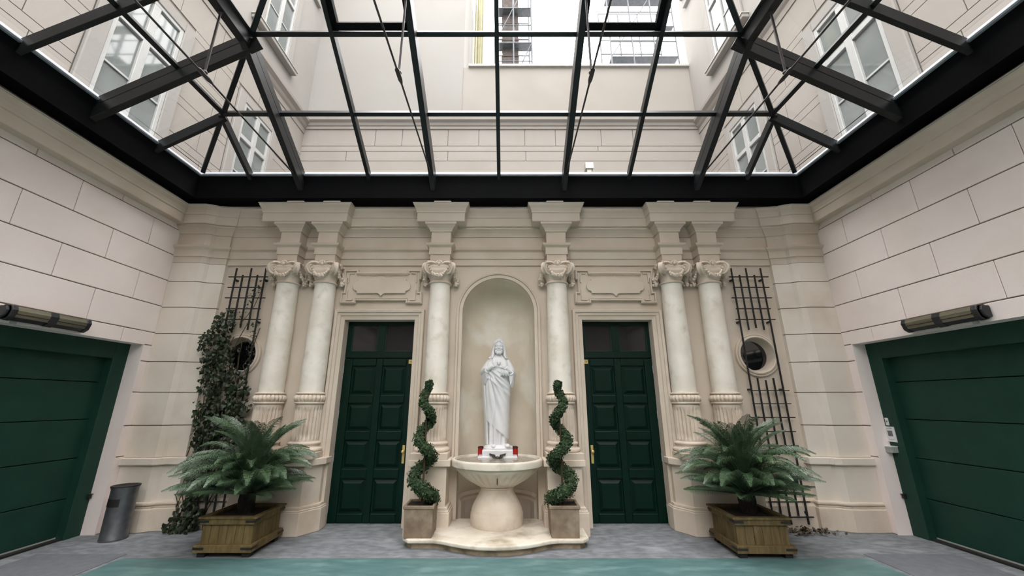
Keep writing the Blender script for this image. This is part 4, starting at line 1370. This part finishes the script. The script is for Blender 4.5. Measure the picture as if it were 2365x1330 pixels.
# ================================================================== GLASS ROOF
ce = structure('ceiling', 'black steel hipped glass roof over the courtyard')
EX, EY, EYR, EZ, SL = 4.76, -0.47, -9.55, 5.20, 0.61
HALF = (EY - EYR) / 2
SR = HALF
rows = [0.0, 0.75, 1.59, 2.38, 3.17, 3.96, SR]
zz = lambda s: EZ + SL * s
# slope maps: (u along the eave, s inward)
slopes = {
    'back': (lambda u, s, d=0.0: (u, EY - s - d * 0.52 * 0, zz(s) - d), EX),
    'rear': (lambda u, s, d=0.0: (u, EYR + s, zz(s) - d), EX),
    'left': (lambda u, s, d=0.0: (-EX + s, (EY + EYR) / 2 + u, zz(s) - d), HALF),
    'right': (lambda u, s, d=0.0: (EX - s, (EY + EYR) / 2 + u, zz(s) - d), HALF)}
nrm = {'back': (0, SL, 1), 'rear': (0, -SL, 1), 'left': (-SL, 0, 1), 'right': (SL, 0, 1)}
usB = [-4.01, -3.17, -2.1, -1.05, 0.0, 1.05, 2.1, 3.17, 4.01]
ysides = [0.75, 1.59, 2.38, 3.17, 3.96]
usS = sorted([HALF - v for v in ysides] + [-(HALF - v) for v in ysides])
heavyB = (-3.17, -1.05, 1.05, 3.17)
heavyS = (HALF - 1.59, -(HALF - 1.59))
def smax(u, U):
    return min(SR, U - abs(u))
for nm, (mp, U) in slopes.items():
    us = usB if nm in ('back', 'rear') else usS
    heavy = heavyB if nm in ('back', 'rear') else heavyS
    for u in us:
        s1 = smax(u, U)
        h = u in heavy
        m = MB()
        m.bar(mp(u, -0.18), mp(u, s1), 0.055 if not h else 0.06, 0.115 if h or nm in ('back', 'rear') else 0.15, nrm[nm])
        if h:
            sl = s1 if nm in ('back', 'rear') and abs(u) < 2 else 1.62
            m.bar(mp(u, -0.22), mp(u, sl), 0.08, 0.15, nrm[nm], drop=0.13)
            m.bar(mp(u, -0.2), mp(u, sl), 0.03, 0.03, nrm[nm], drop=0.108)
        obj('rafter', m, 'bar', ce, bevel=0.006, seg=1)
    for s in rows[1:-1]:
        for a, c in zip([-(U - s)] + [u for u in us if abs(u) < U - s - 0.02], [u for u in us if abs(u) < U - s - 0.02] + [U - s]):
            m = MB().bar(mp(a, s), mp(c, s), 0.055, 0.095, nrm[nm])
            obj('purlin', m, 'bar', ce, bevel=0.005, seg=1)
    # panes
    ul = [-U] + list(us) + [U]
    for i in range(len(ul) - 1):
        for j in range(len(rows) - 1):
            poly = [(ul[i], rows[j]), (ul[i + 1], rows[j]), (ul[i + 1], rows[j + 1]), (ul[i], rows[j + 1])]
            for sgn in (-1, 1):
                res = []
                for k in range(len(poly)):
                    p, q = poly[k], poly[(k + 1) % len(poly)]
                    fp, fq = U - p[1] - sgn * p[0], U - q[1] - sgn * q[0]
                    if fp >= -1e-9:
                        res.append(p)
                    if (fp > 1e-9 and fq < -1e-9) or (fp < -1e-9 and fq > 1e-9):
                        t = fp / (fp - fq)
                        res.append((p[0] + (q[0] - p[0]) * t, p[1] + (q[1] - p[1]) * t))
                poly = res
                if not poly:
                    break
            if len(poly) < 3:
                continue
            ar = abs(sum(poly[k][0] * poly[(k + 1) % len(poly)][1] - poly[(k + 1) % len(poly)][0] * poly[k][1] for k in range(len(poly)))) / 2
            if ar < 0.01:
                continue
            n = len(poly)
            vs = [mp(u, s, 0.012) for u, s in poly] + [mp(u, s, 0.0) for u, s in poly]
            m = MB().add(vs, [tuple(range(n)), tuple(range(2 * n - 1, n - 1, -1))] + [(k, k + n, (k + 1) % n + n, (k + 1) % n) for k in range(n)])
            obj('glass_pane', m, 'glass', ce)
# opening vents in the back slope
for u0, u1 in ((-2.1, -1.05), (1.05, 2.1)):
    mp = slopes['back'][0]
    m = MB()
    a, c = u0 + 0.03, u1 - 0.03
    m.bar(mp(a, 1.66), mp(c, 1.66), 0.085, 0.085, nrm['back'])
    m.bar(mp(a, 2.34), mp(c, 2.34), 0.07, 0.085, nrm['back'])
    m.bar(mp(a + 0.03, 1.62), mp(a + 0.03, 2.37), 0.07, 0.085, nrm['back'])
    m.bar(mp(c - 0.03, 1.62), mp(c - 0.03, 2.37), 0.07, 0.085, nrm['back'])
    obj('opening_sash', m, 'black', ce, bevel=0.005, seg=1)
# hips and ridge
for sx in (-1, 1):
    for nm in ('back', 'rear'):
        y0 = EY if nm == 'back' else EYR
        sy = -1 if nm == 'back' else 1
        m = MB().bar((sx * EX, y0, EZ), (sx * (EX - SR), y0 + sy * SR, zz(SR)), 0.06, 0.10)
        obj('hip_rafter', m, 'bar', ce, bevel=0.006, seg=1)
obj('ridge_beam', MB().bar((-(EX - SR) - 0.05, (EY + EYR) / 2, zz(SR)), (EX - SR + 0.05, (EY + EYR) / 2, zz(SR)), 0.08, 0.14), 'bar', ce)
# heavy top chords at the level of the second purlin along both sides
for sx in (-1, 1):
    x = sx * (EX - 1.59)
    m = MB().bar((x, EY - 1.59, zz(1.59) - 0.06), (x, EYR + 1.59, zz(1.59) - 0.06), 0.10, 0.20)
    obj('top_chord', m, 'bar', ce, bevel=0.006, seg=1)
# tie rods with struts
for x in (-3.17, -1.05, 1.05, 3.17):
    zb = 5.02
    m = MB().tube([(x, EY - 0.02, zb - 0.03), (x, -2.55, zb), (x, -7.5, zb), (x, EYR + 0.02, zb - 0.03)], 0.011, 8)
    obj('tie_rod', m, 'rod', ce, smooth=60)
    for y in (-2.55, -7.5):
        ztop = zz(1.59) - 0.24 if abs(x) > 2 else zz(min(abs(EY - y), abs(y - EYR))) - 0.2
        m = MB().tube([(x, y, zb - 0.02), (x, y + 0.0, ztop)], 0.013, 8)
        obj('strut', m, 'rod', ce, smooth=60)
        m = MB().tube([(x, y - 0.09, zb), (x, y - 0.07, zb), (x, y + 0.07, zb), (x, y + 0.12, zb)], [0.014, 0.024, 0.024, 0.014], 10)
        m.sphere((x, y, zb + 0.03), 0.03, 10, 6)
        m.sphere((x, y, ztop - 0.02), 0.03, 10, 6)
        obj('rod_joint', m, 'rod', ce, smooth=60)
    m = MB().box(x - 0.03, x + 0.03, EY - 0.05, EY + 0.06, zb - 0.1, zb + 0.06)
    obj('rod_anchor', m, 'black', ce, bevel=0.006, seg=1)
# eave beams with flange and sloping metal sill
bp = [(0.0, 4.70), (0.0, 4.735), (-0.02, 4.74), (-0.02, 5.10), (-0.12, 5.16), (-0.35, 5.16), (-0.35, 4.70)]
ringp = [(-EX - 0.045, EY + 0.03), (EX + 0.045, EY + 0.03), (EX + 0.045, EYR - 0.03), (-EX - 0.045, EYR - 0.03)]
def bsweep(prof, i):
    q = ringp[i], ringp[(i + 1) % 4]
    prv, nxt = ringp[i - 1], ringp[(i + 2) % 4]
    m = MB()
    full = MB().sweep(ringp, prof, closed=True)
    n = len(prof)
    a, c = i, (i + 1) % 4
    vs = full.v[a * n:(a + 1) * n] + full.v[c * n:(c + 1) * n]
    fs = [(j, n + j, n + (j + 1) % n, (j + 1) % n) for j in range(n)] + [tuple(range(n)), tuple(range(2 * n - 1, n - 1, -1))]
    return m.add(vs, fs)
for i in range(4):
    obj('eave_beam', bsweep(bp, i), 'black', ce)
    obj('eave_sill', bsweep([(0.012, 5.10), (0.015, 5.12), (-0.06, 5.205), (-0.11, 5.205), (-0.11, 5.10)], i), 'sill', ce)
# flat roof strips closing the gap between beam and surrounding buildings
m = MB().box(-5.4, 5.4, -0.12, 2.45, 4.78, 4.95)
obj('flat_roof', m, 'roofing', ce)
for sx in (-1, 1):
    a, c = sorted((sx * 4.95, sx * 5.4))
    obj('flat_roof', MB().box(a, c, -9.8, -0.12, 4.752, 4.95), 'roofing', ce)

# ================================================================== SURROUNDING BUILDINGS
def outer_window(parent, mpf, y, z0, z1, hw, trz, sill=False, tint=None):
    """casement window in a side wall: mpf maps (along, out, z)"""
    def B(m, a0, a1, o0, o1, b0, b1):
        p, q = mpf(a0, o0, b0), mpf(a1, o1, b1)
        return m.box(min(p[0], q[0]), max(p[0], q[0]), min(p[1], q[1]), max(p[1], q[1]), b0, b1)
    w = empty('casement_window', (0, 0, 0), parent=parent)
    m = MB()
    cw = 0.19
    B(m, y - hw - cw, y - hw, 0.0, 0.06, z0, z1 + cw); B(m, y + hw, y + hw + cw, 0.0, 0.06, z0, z1 + cw); B(m, y - hw, y + hw, 0.0, 0.06, z1, z1 + cw)
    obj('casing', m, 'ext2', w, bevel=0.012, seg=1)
    m = MB()
    f = 0.06
    B(m, y - hw, y - hw + f, 0.0, 0.045, z0, z1); B(m, y + hw - f, y + hw, 0.0, 0.045, z0, z1); B(m, y - hw + f, y + hw - f, 0.0, 0.045, z1 - f, z1); B(m, y - hw + f, y + hw - f, 0.0, 0.045, z0, z0 + f)
    B(m, y - 0.055, y + 0.055, 0.0, 0.05, z0 + f, z1 - f); B(m, y - hw + f, y - 0.055, 0.0, 0.05, trz - 0.045, trz + 0.045); B(m, y + 0.055, y + hw - f, 0.0, 0.05, trz - 0.045, trz + 0.045)
    obj('sash_frame', m, 'win_white', w, bevel=0.006, seg=1)
    m = MB()
    zb = (z0 + trz) / 2
    zt = (trz + z1) / 2
    for a0, a1 in ((y - hw + f, y - 0.055), (y + 0.055, y + hw - f)):
        for zz_ in (zb,):
            B(m, a0, a1, 0.004, 0.03, zz_ - 0.014, zz_ + 0.014)
    obj('glazing_bar', m, 'win_white', w)
    for a0, a1 in ((y - hw + f, y - 0.055), (y + 0.055, y + hw - f)):
        for b0, b1 in ((z0 + f, zb), (zb, trz - 0.045), (trz + 0.045, z1 - f)):
            g = MB()
            B(g, a0, a1, -0.004, 0.012, b0, b1)
            obj('pane', g, 'win_glass', w)
    if sill:
        m = MB()
        B(m, y - hw - cw - 0.12, y + hw + cw + 0.12, 0.0, 0.14, z0 - 0.12, z0 - 0.03)
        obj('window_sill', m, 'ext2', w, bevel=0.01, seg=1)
        m = MB()
        B(m, y - hw - cw - 0.14, y + hw + cw + 0.14, 0.0, 0.16, z0 - 0.032, z0 - 0.015)
        obj('sill_flashing', m, 'flash', w)
WIN = [(-4.05, 0.45), (-1.65, 0.46), (0.76, 0.44)]
for s in (-1, 1):
    side = 'left' if s < 0 else 'right'
    bl = empty('apartment_wing', (0, 0, 0))
    tag(bl, 'cream apartment wing with white casement windows above the %s wall' % side, 'building', 'apartment wings around the glass roof')
    a, c = sorted((s * 5.0, s * 8.0))
    obj('wall_body', MB().box(a, c, -9.8, 2.42, 4.94, 15.0), 'ext_joint', bl)
    f = lambda al, o, z, s=s: (s * (5.0 - o), al, z)
    # grooved courses: tall block, thin band, tall block ...
    zs = [4.95, 5.42, 5.56, 6.06, 6.20, 6.70, 6.84, 7.34, 7.48, 8.08]
    for j in range(len(zs) - 1):
        thin = (zs[j + 1] - zs[j]) < 0.2
        edges = [-9.8, -4.05 - 0.66, -4.05 + 0.66, -1.65 - 0.66, -1.65 + 0.66, 0.76 - 0.64, 0.76 + 0.64, 2.42]
        spans = [(edges[k], edges[k + 1]) for k in range(0, 8, 2)] if zs[j] < 7.4 else [(-9.8, -4.0), (-4.0, -2.6), (-2.6, -0.45), (-0.45, 2.42)]
        for (y0, y1) in spans:
            cuts = [y0, y1]
            if not thin and y1 - y0 > 0.9:
                k = max(2, int((y1 - y0) / 0.75))
                off = 0.2 if j % 4 == 0 else 0.0
                cuts = [y0] + [y0 + (y1 - y0) * (q + off) / k for q in range(1, k)] + [y1]
            for y_a, y_b in zip(cuts, cuts[1:]):
                p, q = f(y_a + 0.005, -0.02, 0), f(y_b - 0.005, 0.014, 0)
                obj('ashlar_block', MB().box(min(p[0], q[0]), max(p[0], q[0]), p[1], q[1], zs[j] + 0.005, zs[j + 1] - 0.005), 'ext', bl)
    # string cornice and upper wall
    pth = [(s * 5.0, -9.8), (s * 5.0, 2.42)] if s < 0 else [(s * 5.0, 2.42), (s * 5.0, -9.8)]
    cp = [(-0.02, 8.08), (0.03, 8.08), (0.035, 8.2), (0.07, 8.24), (0.10, 8.3), (0.17, 8.36), (0.18, 8.42), (0.06, 8.47), (-0.02, 8.48)]
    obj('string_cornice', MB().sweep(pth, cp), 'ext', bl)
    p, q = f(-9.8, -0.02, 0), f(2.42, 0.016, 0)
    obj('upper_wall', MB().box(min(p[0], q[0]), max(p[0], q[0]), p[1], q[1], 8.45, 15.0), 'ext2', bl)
    for y, hw_ in WIN:
        outer_window(bl, f, y, 5.05, 7.2, hw_, 6.5)
        outer_window(bl, lambda al, o, z, s=s: (s * (5.0 - o - 0.014), al, z), y, 9.12, 11.3, hw_, 10.6, sill=True)
    # bracket under the eaves of the far corner
    m = MB()
    for z, o, h in ((12.1, 0.16, 0.14), (11.85, 0.10, 0.25)):
        p, q = f(1.75, -0.02, 0), f(2.1, o, 0)
        m.box(min(p[0], q[0]), max(p[0], q[0]), p[1], q[1], z, z + h)
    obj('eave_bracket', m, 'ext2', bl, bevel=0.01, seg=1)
# back building: grooved lower wall with cornice, tall block and low parapet
bk = empty('rear_building', (0, 0, 0))
tag(bk, 'pale rear building wall with string cornice behind the glass roof', 'building')
obj('wall_body', MB().box(-5.0, 5.0, 2.42, 2.9, 4.94, 8.5), 'ext_joint', bk)
zs = [4.95, 5.6, 5.75, 6.4, 6.55, 7.3, 7.576, 7.725, 8.23]
jt = {7: [-3.17, -2.495, -1.345, -0.572, 0.579, 1.35, 2.5, 3.3], 5: [-3.847, -1.33, 0.6, 3.3], 6: [2.4]}
for j in range(len(zs) - 1):
    cuts = [-5.0] + jt.get(j, []) + [5.0]
    for a, c in zip(cuts, cuts[1:]):
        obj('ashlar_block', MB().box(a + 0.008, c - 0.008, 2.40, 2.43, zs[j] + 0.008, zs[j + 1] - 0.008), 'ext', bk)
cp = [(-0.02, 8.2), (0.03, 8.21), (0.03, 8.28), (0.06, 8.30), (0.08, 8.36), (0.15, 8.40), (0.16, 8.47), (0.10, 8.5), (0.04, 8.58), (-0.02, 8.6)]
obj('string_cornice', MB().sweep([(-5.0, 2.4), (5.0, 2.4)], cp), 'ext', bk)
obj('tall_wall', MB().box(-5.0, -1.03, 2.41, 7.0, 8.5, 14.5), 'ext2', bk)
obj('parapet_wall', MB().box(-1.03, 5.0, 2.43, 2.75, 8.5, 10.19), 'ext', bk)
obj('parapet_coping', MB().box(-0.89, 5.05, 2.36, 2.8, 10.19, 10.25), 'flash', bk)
o = obj('roof_vent', MB().box(1.98, 2.08, 1.9, 2.0, 4.95, 6.75).box(1.94, 2.12, 1.86, 2.04, 6.75, 6.9), 'flash', None)
tag(o, 'small grey vent pipe on the flat roof behind the glass', 'vent pipe')

# ================================================================== SCAFFOLD AND CHIMNEY BEHIND THE PARAPET
ch = empty('chimney_stack', (0.2, 4.6, 10.0))
tag(ch, 'dark brick chimney stack inside scaffolding above the parapet', 'chimney')
m = MB().box(-0.22, 0.32, -0.25, 0.25, 0, 6.0)
obj('stack', m, 'brick_dark', ch)
for k in range(8):
    obj('band', MB().box(-0.24, 0.34, -0.27, 0.27, 0.5 + k * 0.7, 0.56 + k * 0.7), 'brick_dark', ch)
obj('base_wall', MB().box(-0.3, 0.4, -0.3, 0.3, -9.95, 0.0), 'brick_dark', ch)
def scaffold(name, label, x0, x1, y0, y1, z0, z1, nx, lift, net, seed, m='scaf'):
    rnd = random.Random(seed)
    t = empty(name, ((x0 + x1) / 2, y0, z0))
    tag(t, label, 'scaffold', 'scaffold towers')
    ox, oy, oz = (x0 + x1) / 2, y0, z0
    xs = [x0 + (x1 - x0) * i / nx for i in range(nx + 1)]
    for x in xs:
        for y in (y0, y1):
            obj('standard', MB().tube([(x - ox, y - oy, z0 - oz), (x - ox, y - oy, z1 - oz)], 0.03, 6), m, t)
    z = z0 + 0.9
    k = 0
    while z < z1:
        for y in (y0, y1):
            obj('ledger', MB().tube([(x0 - ox, y - oy, z - oz), (x1 - ox, y - oy, z - oz)], 0.025, 6), m, t)
            obj('guard_rail', MB().tube([(x0 - ox, y - oy, z + lift / 2 - oz), (x1 - ox, y - oy, z + lift / 2 - oz)], 0.02, 6), m, t)
        obj('deck_board', MB().box(x0 - ox, x1 - ox, 0.05, 0.35, z - oz + 0.03, z - oz + 0.07), 'scaf', t)
        i = k % nx
        obj('brace', MB().tube([(xs[i] - ox, 0, z - oz), (xs[i + 1] - ox, 0, z + lift - oz)], 0.02, 6), m, t)
        z += lift
        k += 1
    for (a, c, b0, b1) in net:
        obj('netting', MB().box(a - ox, c - ox, y1 - oy - 0.01, y1 - oy + 0.01, b0 - oz, b1 - oz), 'net', t)
    return t
scaffold('scaffold_tower', 'scaffold tower around the dark chimney above the parapet', -0.25, 0.95, 4.1, 5.3, 0.0, 17, 2, 1.5, [], 51)
scaffold('scaffold_tower', 'scaffold with dark netting above the parapet at the right', 3.9, 6.3, 5.2, 6.4, 0.0, 17, 3, 1.4, [(4.1, 4.9, 12.6, 14.4), (5.0, 5.9, 10.8, 12.0), (3.9, 4.6, 10.4, 11.9)], 52)
m = MB()
n = 14
vs = [(-0.92 + 0.32 * i / n, 4.0 + 0.05 * math.sin(i * 1.9), z) for z in (9.9, 16) for i in range(n + 1)] + [(-0.92 + 0.32 * i / n, 4.03 + 0.05 * math.sin(i * 1.9), z) for z in (9.9, 16) for i in range(n + 1)]
k = n + 1
m.add(vs, [(i, i + 1, k + i + 1, k + i) for i in range(n)] + [(2 * k + i, 3 * k + i, 3 * k + i + 1, 2 * k + i + 1) for i in range(n)] + [(k + i, k + i + 1, 3 * k + i + 1, 3 * k + i) for i in range(n)])
o = obj('tarpaulin', m, 'tarp')
tag(o, 'hanging pale yellow tarpaulin beside the chimney scaffold', 'tarpaulin')
